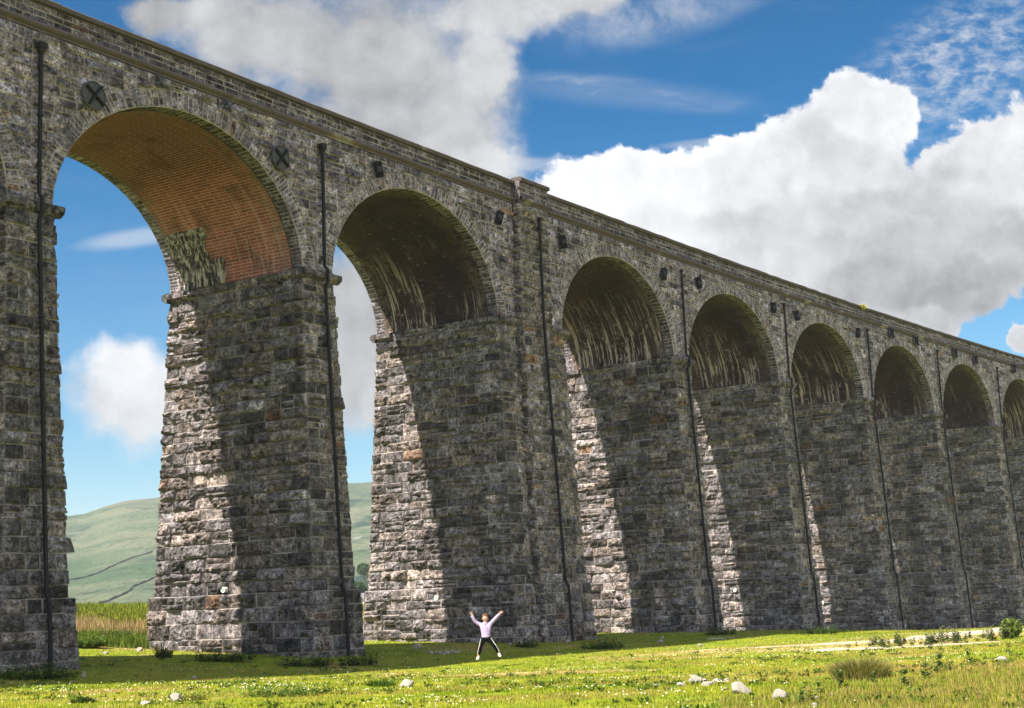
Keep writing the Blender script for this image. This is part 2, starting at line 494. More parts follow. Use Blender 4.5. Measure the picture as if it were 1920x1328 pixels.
# ------------------------------------------------------------------ viaduct geometry
H = lambda x: x + EYE
X0, Y0, TH, KAP, L0, EXK = -16.8334, 49.90378, .56948, .01305, 15.55, 1.784
HPL, HSP, RISE, HST, HPAR, HPIPE = H(.525), H(14.4906), 5.2508, H(20.855), H(22.127), H(20.16)
BN, BNB, BD = .043, .052, .025
WID, PWID, KWID, PIL = 8.114, 1.985, 6.3, .47
PIPE_U = .195
I0, I1 = -2, 9                                   # first and last pier built; pier 0 is the leftmost in the photo
KING = {2, 8}


def hw0(i): return (KWID if i in KING else PWID) / 2


arch_dir, cen = {}, {0: np.array([X0, Y0])}
for i in range(I0 - 1, I1 + 1):
    a = TH + KAP * i
    arch_dir[i] = (np.array([math.sin(a), math.cos(a)]), np.array([math.cos(a), -math.sin(a)]))
alen = {i: L0 + (EXK if (i in KING or i + 1 in KING) else 0) for i in range(I0 - 1, I1 + 1)}
for i in range(0, I1): cen[i + 1] = cen[i] + arch_dir[i][0] * alen[i]
for i in range(0, I0, -1): cen[i - 1] = cen[i] - arch_dir[i - 1][0] * alen[i - 1]
pier_dir = {}
for i in range(I0, I1 + 1):
    a = TH + KAP * (i - .5)
    pier_dir[i] = (np.array([math.sin(a), math.cos(a)]), np.array([math.cos(a), -math.sin(a)]))

# ------------------------------------------------------------------ terrain (world heights)
CTRL = [(0, 0, -1.62), (-15, 4, -1.62), (15, 4, -1.5), (0, 22, -1.76), (-9, 25, -1.8), (9, 24, -1.72), (14, 34, -1.9), (0, 35, -2.08), (-10, 36, -1.92), (-22, 36, -1.75),
        (-16.2, 49.3, -1.83), (-7.9, 62.4, -2.25), (1.9, 76.5, -2.38), (11.5, 91.2, -2.66), (20.4, 104, -3.25), (29.5, 116.6, -4.6), (38.7, 129, -5.3), (48, 141.4, -5.9), (57.6, 153.7, -6.2),
        (-14.5, 41.1, -1.95), (-13.6, 42.5, -1.99), (-11.5, 45.7, -2.18), (-9.1, 49.5, -2.32), (-7.4, 51.9, -2.5), (-5.3, 55.2, -2.59), (-2.4, 59.7, -2.64), (-.9, 62.1, -2.62), (2.3, 66.8, -2.69), (5.9, 72.2, -2.86), (9.5, 77.5, -2.9), (13.6, 83.7, -2.87), (17.6, 89.4, -3.07), (21.1, 94.3, -3.2),
        (18, 60, -2.3), (22, 74, -2.62), (26, 82, -2.88), (31, 96, -3.42), (36, 110, -4.3), (40, 92, -3.1), (50, 110, -4.2), (60, 100, -3.5), (30, 50, -2.0), (45, 60, -2.1), (60, 130, -5.5),
        (-24.5, 54.5, -1.5), (-16.2, 67.5, -1.75), (-6.6, 82, -2.2), (3, 97, -2.6), (12, 110, -3.2), (20, 124, -4.0), (-19, 66, -1.5), (-21.5, 75, -1.12), (-24.5, 86, -.5), (-28, 100, .2), (-35, 122, .05), (-45, 160, -.8),
        (-8.9, 90, -2.0), (-10.5, 102, -1.35), (-12.5, 118, -.55), (-16, 150, -.9), (-35, 60, -1.0), (-45, 90, .2), (-30, 35, -1.5), (-45, 20, -1.6), (10, 140, -2.4), (30, 160, -4), (60, 190, -5),
        (-40, -30, -1.6), (0, -30, -1.6), (40, -30, -1.6), (80, 20, -2), (90, 80, -3.0), (100, 160, -5), (-80, 40, -1.5), (-80, 160, -1.5), (0, 220, -2), (100, 250, -4), (-90, 250, -2)]
CT = np.array(CTRL, float)
C2 = 3.0 ** 2


def _phi(a, b):
    return np.sqrt(((a[:, None, :] - b[None, :, :]) ** 2).sum(2) + C2)


_A = np.zeros((len(CT) + 3, len(CT) + 3)); nC = len(CT)
_A[:nC, :nC] = _phi(CT[:, :2], CT[:, :2]) - np.eye(nC) * .6
_A[:nC, nC] = 1; _A[:nC, nC + 1:] = CT[:, :2] / 100; _A[nC, :nC] = 1; _A[nC + 1:, :nC] = CT[:, :2].T / 100
_w = np.linalg.solve(_A, np.concatenate([CT[:, 2], [0, 0, 0]]))


def terr(x, y):
    x = np.atleast_1d(np.asarray(x, float)); y = np.atleast_1d(np.asarray(y, float))
    out = np.empty(len(x))
    for k in range(0, len(x), 40000):
        xy = np.stack([np.clip(x[k:k + 40000], -95, 105), np.clip(y[k:k + 40000], -40, 260)], 1)
        out[k:k + 40000] = _phi(xy, CT[:, :2]) @ _w[:nC] + _w[nC] + (xy / 100) @ _w[nC + 1:]
    ex = np.maximum(np.maximum(-95 - x, x - 105), 0); ey = np.maximum(np.maximum(-40 - y, y - 260), 0)
    far = np.clip(np.hypot(ex, ey) / 150, 0, 1); far = far * far * (3 - 2 * far)
    q = np.stack([x, y, x * 0], 1)
    bump = (fbm3(q * .35, 3, 21) - .5) * .10 + (fbm3(q * 1.7, 2, 5) - .5) * .05
    return out * (1 - far) + far * -2.6 + EYE + bump


def th(x, y): return float(terr(x, y)[0])


def pix_ray(px, py):
    X, Y = (px - 960) / F_PX, (664 - py) / F_PX
    d = Rv * X + Uv * Y + fw
    return np.array(d)


def at(px, py, lo=8.0, hi=200.0):
    """ground point seen at a pixel of the photograph"""
    d = pix_ray(px, py); d = d / d[1]
    ys = np.linspace(lo, hi, 1500)
    z = EYE + d[2] * ys - terr(d[0] * ys, ys)
    k = np.argmax(z <= 0)
    if z[k] > 0: k = len(ys) - 1
    y = ys[k]
    return float(d[0] * y), float(y), float(terr(d[0] * y, y)[0])


# ------------------------------------------------------------------ viaduct
VIA = empty('viaduct', (0, 0, 0))
tag(VIA, 'tall dark stone railway viaduct with a long curving row of round arches', 'viaduct')


def v3(p2, h): return np.stack([np.broadcast_to(p2[..., 0], np.shape(h)), np.broadcast_to(p2[..., 1], np.shape(h)), h], -1)


def course_list(h0, h1, lo, hi, rng):
    n_ = max(1, int(round((h1 - h0) / ((lo + hi) / 2))))
    w = np.array([rng.uniform(lo, hi) for _ in range(n_)]); w = w / w.sum() * (h1 - h0)
    return h0 + np.concatenate([[0], np.cumsum(w)])


def face_blocks(B, Lf, Rf, N, edges, cell, rng, wlo, whi, ext=None, amp=None, quoin=.0, tone=None, snecks=.2):
    """coursed blocks on a plane between two edge lines Lf(h) and Rf(h)"""
    N = np.array([N[0], N[1], 0.0])
    lastcuts = []
    for ci in range(len(edges) - 1):
        h0, h1 = edges[ci], edges[ci + 1]
        hm = (h0 + h1) / 2
        wid = float(np.linalg.norm(Rf(np.array([hm]))[0, :2] - Lf(np.array([hm]))[0, :2]))
        ex = ext(ci) if ext else 0.0

        def fmap(s_, t_):
            l, r = Lf(t_), Rf(t_)
            return l + (r - l) * s_[:, None], np.broadcast_to(N, (len(s_), 3)), np.ones(len(s_), bool)
        cuts = [0.0]
        if quoin and wid > 2.2:
            cuts.append(rng.uniform(.35, .75) * quoin + .2 if ci % 2 else rng.uniform(.9, 1.2) * quoin)
        while cuts[-1] < wid - 1e-6:
            nxt = cuts[-1] + rng.uniform(wlo, whi)
            for lc in lastcuts:
                if abs(lc - nxt) < .09: nxt += .16
            if wid - nxt < wlo * .75: nxt = wid
            cuts.append(min(nxt, wid))
        lastcuts = cuts[1:-1]
        for k in range(len(cuts) - 1):
            a, b = cuts[k] / wid, cuts[k + 1] / wid
            w = cuts[k + 1] - cuts[k]
            bs = rng.uniform(.0, .03) + ex + (rng.uniform(.1, .2) if rng.random() < .012 else 0)
            if h1 - h0 > .36 and rng.random() < snecks and w > .4:
                m_ = h0 + (h1 - h0) * rng.uniform(.38, .62)
                B.add(fmap, a, b, h0, m_, w, m_ - h0, cell, rng, base=bs, amp=amp, tone=tone)
                if w > 1.0 and rng.random() < .5:
                    q_ = a + (b - a) * rng.uniform(.35, .65)
                    B.add(fmap, a, q_, m_, h1, (q_ - a) * wid, h1 - m_, cell, rng, base=bs, amp=amp, tone=tone)
                    B.add(fmap, q_, b, m_, h1, (b - q_) * wid, h1 - m_, cell, rng, base=bs, amp=amp, tone=tone)
                else:
                    B.add(fmap, a, b, m_, h1, w, h1 - m_, cell, rng, base=bs, amp=amp, tone=tone)
            else:
                smooth = rng.random() < .05
                B.add(fmap, a, b, h0, h1, w, h1 - h0, cell, rng, base=bs, amp=.012 if smooth else amp, tone=(rng.uniform(1.1, 1.6) if smooth else tone))


def hexa(B, c8, tone=1.0, hue=.5):
    """closed box from 8 corners: 0-3 bottom loop, 4-7 top loop"""
    for f in ((0, 3, 2, 1), (4, 5, 6, 7), (0, 1, 5, 4), (1, 2, 6, 5), (2, 3, 7, 6), (3, 0, 4, 7)):
        B.quad([c8[k] for k in f], tone, hue)


def rough_bar(B, a, b, dirn, prof, rng, cell=.35, tone=1.0):
    """moulded stone bar from a to b (3-D, same height), prof = [(out, height)] open profile, split in stones with small offsets"""
    a, b = np.array(a, float), np.array(b, float); o = np.array([dirn[0], dirn[1], 0.0])
    L_ = np.linalg.norm(b - a); ns = max(1, int(round(L_ / .9)))
    for k in range(ns):
        p, q = a + (b - a) * k / ns, a + (b - a) * (k + 1) / ns
        j, tn = rng.uniform(-.015, .02), tone * rng.uniform(.8, 1.2)
        P_ = [p + o * (x + j) + np.array([0, 0, z]) for x, z in prof]
        Q_ = [q + o * (x + j) + np.array([0, 0, z]) for x, z in prof]
        for i_ in range(len(prof) - 1):
            B.quad([P_[i_], Q_[i_], Q_[i_ + 1], P_[i_ + 1]], tn, .5)
        for end in (P_, Q_):
            for i_ in range(1, len(prof) - 1):
                B.quad([end[0], end[i_], end[i_ + 1], end[i_ + 1]], tn, .5)


def cell_for(i): return .10 if -1 <= i <= 2 else (.15 if 3 <= i <= 4 else .24)


def build_pier(i):
    rng = random.Random(100 + i)
    d, nn = pier_dir[i]; c = cen[i]; king = i in KING
    cell = cell_for(i)
    hwf = lambda h: hw0(i) + BD * (HSP - h)
    nf = lambda h: BN * (HSP - h)
    nb_ = lambda h: -(WID + BNB * (HSP - h))

    def corner(sd, sn, ext=0.0):
        def f(h):
            h = np.asarray(h, float)
            u = sd * (hwf(h) + ext); v = (nf(h) + ext) if sn > 0 else (nb_(h) - ext)
            return np.stack([c[0] + d[0] * u + nn[0] * v, c[1] + d[1] * u + nn[1] * v, h], -1)
        return f
    foot = min(th(*(c + nn * k + d * j)) for k in (-8.5, -4, 1) for j in (-2, 2)) - .7
    FL, FR, BL, BR = corner(-1, 1), corner(1, 1), corner(-1, -1), corner(1, -1)
    B = Blocks()
    top = HSP - .42
    ed = course_list(HPL, top, .44, .62, rng)
    ledge = {int(np.argmin(abs(ed - H(8.55))))}
    if i <= 0: ledge.add(int(np.argmin(abs(ed - H(4.0)))))
    ex = lambda k: .12 if k in ledge else 0.0
    ed = np.concatenate([ed, [HSP]])
    if not king: face_blocks(B, FL, FR, nn, ed, cell, rng, .5, 1.0, ext=ex, amp=.15)
    else: face_blocks(B, FL, FR, nn, ed, cell, rng, .5, 1.3, amp=.15)
    face_blocks(B, BL, FL, -d, ed, cell, rng, .65, 1.75, quoin=.95)
    face_blocks(B, FR, BR, d, ed, max(cell, .28), rng, .55, 1.5)
    face_blocks(B, BR, BL, -nn, ed, max(cell, .28), rng, .5, 1.1)
    B.quad([FL(HSP), FR(HSP), BR(HSP), BL(HSP)])
    pier = B.build('pier', M_STONE, VIA)
    if king: pier['label'] = 'extra wide pier with a flat pilaster up its front'
    # plinth
    E = .16
    G = Blocks()
    pFL, pFR, pBL, pBR = corner(-1, 1, E), corner(1, 1, E), corner(-1, -1, E), corner(1, -1, E)
    pe = course_list(foot, HPL, .46, .66, rng)
    face_blocks(G, pFL, pFR, nn, pe, cell, rng, .6, 1.2, amp=.15)
    face_blocks(G, pBL, pFL, -d, pe, cell, rng, .5, 1.4, quoin=1.0, snecks=.35)
    face_blocks(G, pFR, pBR, d, pe, max(cell, .28), rng, .6, 1.5)
    face_blocks(G, pBR, pBL, -nn, pe, max(cell, .28), rng, .6, 1.2)
    for (o1, o2, i2, i1) in ((pFL, pFR, FR, FL), (pBL, pFL, FL, BL), (pFR, pBR, BR, FR), (pBR, pBL, BL, BR)):
        G.quad([o1(HPL), o2(HPL), i2(HPL), i1(HPL)], 1.1)
    G.build('plinth', M_STONE, pier)
    # impost cornice with short returns, and the corbels under it
    C, C2, C3 = Blocks(), Blocks(), Blocks()
    prof = [(-.05, -.05), (.10, -.05), (.30, .10), (.32, .30), (.22, .36), (-.05, .40)]
    z = HSP - .40
    up = lambda p, dz: np.array([p[0], p[1], dz])
    fl, fr, bl, br = (g(HSP) for g in (FL, FR, BL, BR))
    dd3, nn3 = np.array([d[0], d[1], 0]), np.array([nn[0], nn[1], 0])
    x_ = .30
    if king:
        pw = 1.42
        mid = np.array([c[0], c[1], 0])
        rough_bar(C, up(fl - dd3 * x_, z), up(mid - dd3 * pw, z), nn, prof, rng, tone=.9)
        rough_bar(C3, up(mid + dd3 * pw, z), up(fr + dd3 * x_, z), nn, prof, rng, tone=.9)
    else:
        rough_bar(C, up(fl - dd3 * x_, z), up(fr + dd3 * x_, z), nn, prof, rng, tone=.9)
    rough_bar(C2, up(bl - dd3 * x_, z), up(br + dd3 * x_, z), -nn, prof, rng, tone=1.2)
    for (p, o, s_) in ((fl, -d, -1), (fr, d, -1), (bl, -d, 1), (br, d, 1)):
        rough_bar((C2 if s_ > 0 else C3 if king and p is fr else C), up(p + nn3 * .0, z), up(p + nn3 * s_ * 1.1, z), o, prof, rng, tone=1.0)
    if not king:
        for (p, o) in ((fl, -d), (fr, d), (bl, -d), (br, d)):
            s_ = -1 if (p is fl or p is fr) else 1
            k = p + nn3 * s_ * .35; o3 = np.array([o[0], o[1], 0]); zz = HSP - 1.45
            c8 = [k - nn3 * .33 - o3 * .1, k + nn3 * .33 - o3 * .1, k + nn3 * .3 + o3 * .26, k - nn3 * .3 + o3 * .26]
            Cb = Blocks()
            hexa(Cb, [up(q, zz + .05) for q in c8] + [up(q, zz + .5) for q in c8], .85)
            Cb.build('corbel', M_STONE, pier)
    C.build('cornice', M_STONE, pier); C2.build('cornice', M_STONE, pier)
    if king: C3.build('cornice', M_STONE, pier)
    if king:
        K = Blocks()
        pwf = lambda h: 1.42 + .02 * (HSP - h)

        def pc(su, out):
            def f(h):
                h = np.asarray(h, float); u = su * pwf(h); v = np.where(h < HSP, nf(h), 0) + out
                return np.stack([c[0] + d[0] * u + nn[0] * v, c[1] + d[1] * u + nn[1] * v, h], -1)
            return f
        for (h0, h1, e_, w_) in ((foot, HPL, E + PIL, .55), (HPL, HSP, PIL, .48), (HSP, HST, PIL, .36)):
            ce = course_list(h0, h1, w_ * .85, w_ * 1.15, rng)
            face_blocks(K, pc(-1, e_), pc(1, e_), nn, ce, cell, rng, .5, 1.1, amp=.15)
            face_blocks(K, pc(-1, 0), pc(-1, e_), -d, ce, cell, rng, .6, .9)
            face_blocks(K, pc(1, e_), pc(1, 0), d, ce, cell, rng, .6, .9)
        K.quad([pc(-1, E + PIL)(HPL), pc(1, E + PIL)(HPL), pc(1, PIL - .02)(HPL), pc(-1, PIL - .02)(HPL)])
        K.build('pilaster', M_STONE, pier)
    # downpipe
    pts = []
    off = PIL if king else 0.0

    def add(h, n_): pts.append(c + d * PIPE_U + nn * n_); hs_.append(h)
    hs_ = []
    add(HPIPE, .24 + off)
    if king: add(HSP, .25 + off)
    else:
        for h, e_ in ((HSP + .25, .24), (HSP + .02, .42), (HSP - .48, .42), (HSP - .7, .27)): add(h, e_)
    add(HPL + .15, nf(HPL) + .27 + off)
    add(HPL - .15, nf(HPL) + .27 + E + off)
    gh = th(*(c + nn * (nf(HPL - 3) + .5)))
    add(gh - .3, nf(gh) + .28 + E + off)
    V_, F_ = [], []
    hw_ = .056
    for k, (p, h) in enumerate(zip(pts, hs_)):
        for (a, b) in ((-1, -1), (1, -1), (1, 1), (-1, 1)):
            q = p + d * a * hw_ + nn * b * hw_; V_.append((q[0], q[1], h))
        if k:
            for j in range(4): F_.append((4 * k - 4 + j, 4 * k - 4 + (j + 1) % 4, 4 * k + (j + 1) % 4, 4 * k + j))
    F_ += [(0, 3, 2, 1)]
    # collars along the pipe
    for h in np.arange(gh + 1.0, HPIPE - .5, 1.85):
        if abs(h - HSP) < 1.0 or abs(h - HPL) < .5: continue
        hs2 = np.array(hs_[::-1]); px_ = np.array([np.dot(p - c, nn) for p in pts][::-1])
        v = float(np.interp(h, hs2, px_)); k0 = len(V_)
        for hh in (h - .05, h + .05):
            for (a, b) in ((-1, -1), (1, -1), (1, 1), (-1, 1)):
                q = c + d * (PIPE_U + a * .078) + nn * (v + b * .078); V_.append((q[0], q[1], hh))
        F_ += [(k0, k0 + 3, k0 + 2, k0 + 1), (k0 + 4, k0 + 5, k0 + 6, k0 + 7)] + [(k0 + j, k0 + (j + 1) % 4, k0 + 4 + (j + 1) % 4, k0 + 4 + j) for j in range(4)]
    pipe = link('downpipe', mesh_np('downpipe', V_, F_, [M_IRON]), VIA)
    V_, F_ = [], []
    lv = [(-.25, .07), (-.05, .12), (.0, .15), (.18, .15), (.18, .12), (.05, .09)] if i <= 1 else [(-.1, .07), (0, .09), (.1, .09), (.1, .07), (.05, .05)]
    for k, (h, w) in enumerate(lv):
        for (a, b) in ((-1, -1), (1, -1), (1, 1), (-1, 1)):
            q = c + d * (PIPE_U + a * w) + nn * (.24 + off + b * min(w, .17)); V_.append((q[0], q[1], HPIPE + h))
        if k:
            for j in range(4): F_.append((4 * k - 4 + j, 4 * k - 4 + (j + 1) % 4, 4 * k + (j + 1) % 4, 4 * k + j))
    F_.append((len(V_) - 4, len(V_) - 3, len(V_) - 2, len(V_) - 1)); F_.append((0, 3, 2, 1))
    link('hopper', mesh_np('hopper', V_, F_, [M_IRON]), pipe)


def arch_curve(R, rise, t):
    u = -R * np.cos(t)
    Rs = (R * R + rise * rise) / (2 * rise) if rise < R else R
    seg = np.sqrt(np.maximum(Rs * Rs - u * u, 0)) - (Rs - min(rise, R))
    return u, .78 * rise * np.sin(t) + .22 * np.maximum(seg, 0) * (rise / max(min(rise, R), 1e-6))


def build_arch(i):
    rng = random.Random(500 + i)
    d, nn = arch_dir[i]
    cell = cell_for(i)
    a = hw0(i); b = alen[i] - hw0(i + 1)
    mid = cen[i] + d * (a + b) / 2; R = (b - a) / 2; RING = .72
    Re, re = R + RING, RISE + RING

    def pt(u, h, v):
        return np.stack([mid[0] + d[0] * u + nn[0] * v, mid[1] + d[1] * u + nn[1] * v, h], -1)
    N3 = np.array([nn[0], nn[1], 0.0])
    # ring of voussoirs on the front face, with their undersides
    B, B2 = Blocks(), Blocks()
    ts = [0.0]
    while ts[-1] < math.pi:
        ts.append(ts[-1] + rng.uniform(.16, .34) / R)
    ts = np.array(ts) / ts[-1] * math.pi

    def ringmap(sgn, v):
        def f(s_, t_):
            u1, h1 = arch_curve(R, RISE, s_); u2, h2 = arch_curve(Re, re, s_)
            u, h = u1 + (u2 - u1) * t_, h1 + (h2 - h1) * t_
            return pt(u, HSP + h, np.full(len(s_), v)), np.broadcast_to(N3 * sgn, (len(s_), 3)), np.ones(len(s_), bool)
        return f

    def under(v0, v1):
        def f(s_, t_):
            u, h = arch_curve(R, RISE, s_); e = 1e-3
            u2, h2 = arch_curve(R, RISE, np.clip(s_ + e, 0, math.pi)); u1, h1 = arch_curve(R, RISE, np.clip(s_ - e, 0, math.pi))
            du, dh = u2 - u1, h2 - h1; l = np.hypot(du, dh)
            nu, nh = dh / l, -du / l
            Nn = np.stack([d[0] * nu, d[1] * nu, nh], -1)
            return pt(u, HSP + h, v0 + (v1 - v0) * t_), Nn, np.ones(len(s_), bool)
        return f
    fr_, un, ub = ringmap(1, 0.0), under(0.0, -.62), under(-WID, -WID + .6)
    for k in range(len(ts) - 1):
        w = (ts[k + 1] - ts[k]) * R
        tn = float(np.clip(rng.gauss(1, .22), .55, 1.6))
        long_ = rng.random()
        cut = 1.0 if long_ < .6 else rng.uniform(.5, .75)
        B.add(fr_, ts[k], ts[k + 1], 0, cut, w, RING * cut, cell, rng, amp=rng.uniform(.03, .09), tone=tn)
        if cut < 1: B.add(fr_, ts[k], ts[k + 1], cut, 1, w, RING * (1 - cut), cell, rng, amp=rng.uniform(.03, .08))
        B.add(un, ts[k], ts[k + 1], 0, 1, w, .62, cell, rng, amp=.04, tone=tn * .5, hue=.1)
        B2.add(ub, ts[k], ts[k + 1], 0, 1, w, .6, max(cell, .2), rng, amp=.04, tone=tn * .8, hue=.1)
    # keystone hint: a slightly wider stone at the crown
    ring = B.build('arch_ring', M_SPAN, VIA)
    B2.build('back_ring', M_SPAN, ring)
    # vault lining
    NT_, NV = 72, 24
    tt = np.linspace(0.0, math.pi, NT_ + 1); vv = np.linspace(-.62, -WID + .6, NV + 1)
    T, Vv = np.meshgrid(tt, vv, indexing='ij'); T, Vv = T.ravel(), Vv.ravel()
    u, h = arch_curve(R - .035, RISE - .035, T)
    P_ = pt(u, HSP + h, Vv)
    P_[:, 2] += (fbm3(P_ * .9, 2, 31) - .5) * .05 * np.sin(T)
    # arc length
    uu, hh = arch_curve(R, RISE, tt); sl = np.concatenate([[0], np.cumsum(np.hypot(np.diff(uu), np.diff(hh)))])
    arc = np.repeat(sl, NV + 1)
    uvc = np.stack([Vv, arc], 1)
    dist = np.minimum(arc, sl[-1] - arc) / (sl[-1] / 2)
    edge = np.clip(1 - np.minimum(-.62 - Vv, Vv + WID - .6) / 1.1, 0, 1)
    colr = np.stack([1 - dist, edge, np.zeros_like(edge), np.ones_like(edge)], 1)
    ii = (np.arange(NT_)[:, None] * (NV + 1) + np.arange(NV)[None, :]).ravel()
    q = np.stack([ii, ii + 1, ii + NV + 2, ii + NV + 1], 1)
    # thickness of the lining edge at both ends
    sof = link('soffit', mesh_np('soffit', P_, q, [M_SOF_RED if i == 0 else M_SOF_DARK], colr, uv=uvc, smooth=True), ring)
    if i == 0:
        sof['label'] = 'vault lined with orange red brick'
        Q = Blocks()
        um = under(0.0, -1.0)
        tE = math.pi
        rows = course_list(0, 2.75, .24, .34, rng)
        Lh = np.cumsum(np.concatenate([[0], np.hypot(np.diff(uu), np.diff(hh))]))
        a2t = lambda s_: float(np.interp(Lh[-1] - s_, Lh, tt))
        for k in range(len(rows) - 1):
            v = -WID + .55; vend = -4.6 - (.9 if rows[k] < 1.9 else .45) + rng.uniform(-.12, .12) + (.9 if rows[k] < .9 else 0)
            while v < vend:
                w = min(rng.uniform(.5, .95), vend - v + .12)
                B_w = w
                Q.add(lambda s_, t_, f=under(0, 1): (lambda r: (r[0] + r[1] * .05, r[1], r[2]))(f(s_, t_)), a2t(rows[k + 1]), a2t(rows[k]), v, v + w, rows[k + 1] - rows[k], w, .14, rng, amp=.05)
                v += w
        Q.build('stone_patch', M_PATCH, ring)
    # spandrel wall
    S_ = Blocks()
    x0, x1 = -(a + b) / 2, alen[i] - (a + b) / 2
    if i in KING: x0 += 1.40
    if i + 1 in KING: x1 -= 1.40
    tq = np.linspace(0, math.pi, 400); ue, he = arch_curve(Re, re, tq)
    ang_e, rad_e = np.arctan2(he, ue)[::-1], np.hypot(ue, he)[::-1]

    def spmap(s_, t_):
        uS, hS = s_.copy(), t_ - HSP
        an = np.arctan2(np.maximum(hS, 0), uS); rr = np.hypot(uS, hS); re_ = np.interp(an, ang_e, rad_e)
        inside = rr < re_ - 1e-4
        f = np.where(inside, re_ / np.maximum(rr, 1e-3), 1.0)
        return pt(uS * f, HSP + hS * f, np.zeros(len(s_))), np.broadcast_to(N3, (len(s_), 3)), ~inside
    for ci, (h0, h1) in enumerate(zip(*(lambda e: (e[:-1], e[1:]))(course_list(HSP, HST - .02, .30, .46, rng)))):
        u = x0
        while u < x1 - 1e-6:
            w = rng.uniform(.45, 1.15)
            if x1 - u - w < .35: w = x1 - u
            if rng.random() < .25 and w > .4:
                m_ = (h0 + h1) / 2 + rng.uniform(-.04, .04)
                S_.add(spmap, u, u + w, h0, m_, w, m_ - h0, cell, rng, amp=rng.uniform(.06, .16))
                S_.add(spmap, u, u + w, m_, h1, w, h1 - m_, cell, rng, amp=rng.uniform(.03, .1))
            else:
                S_.add(spmap, u, u + w, h0, h1, w, h1 - h0, cell, rng, amp=rng.uniform(.06, .17))
            u += w
    # plain back face and inner fill of the back wall
    Bk = Blocks()
    tb = np.linspace(0, math.pi, 25); ub_, hb_ = arch_curve(R, RISE, tb)
    X0_, X1_ = -(a + b) / 2, alen[i] - (a + b) / 2
    for k in range(24):
        Bk.quad([pt(ub_[k], HSP + hb_[k], -WID), pt(ub_[k + 1], HSP + hb_[k + 1], -WID), pt(ub_[k + 1], HST, -WID), pt(ub_[k], HST, -WID)], 1, .5)
    Bk.quad([pt(X0_, HSP, -WID), pt(-R, HSP, -WID), pt(-R, HST, -WID), pt(X0_, HST, -WID)])
    Bk.quad([pt(R, HSP, -WID), pt(X1_, HSP, -WID), pt(X1_, HST, -WID), pt(R, HST, -WID)])
    Bk.build('back_wall', M_SPAN, VIA)
    S_.build('spandrel_wall', M_SPAN, VIA)


for i in range(I0, I1 + 1): build_pier(i)
for i in range(I0, I1): build_arch(i)


def chain_path(i0, i1):
    return [cen[i] for i in range(i0, i1 + 1)], [pier_dir[i] for i in range(i0, i1 + 1)]


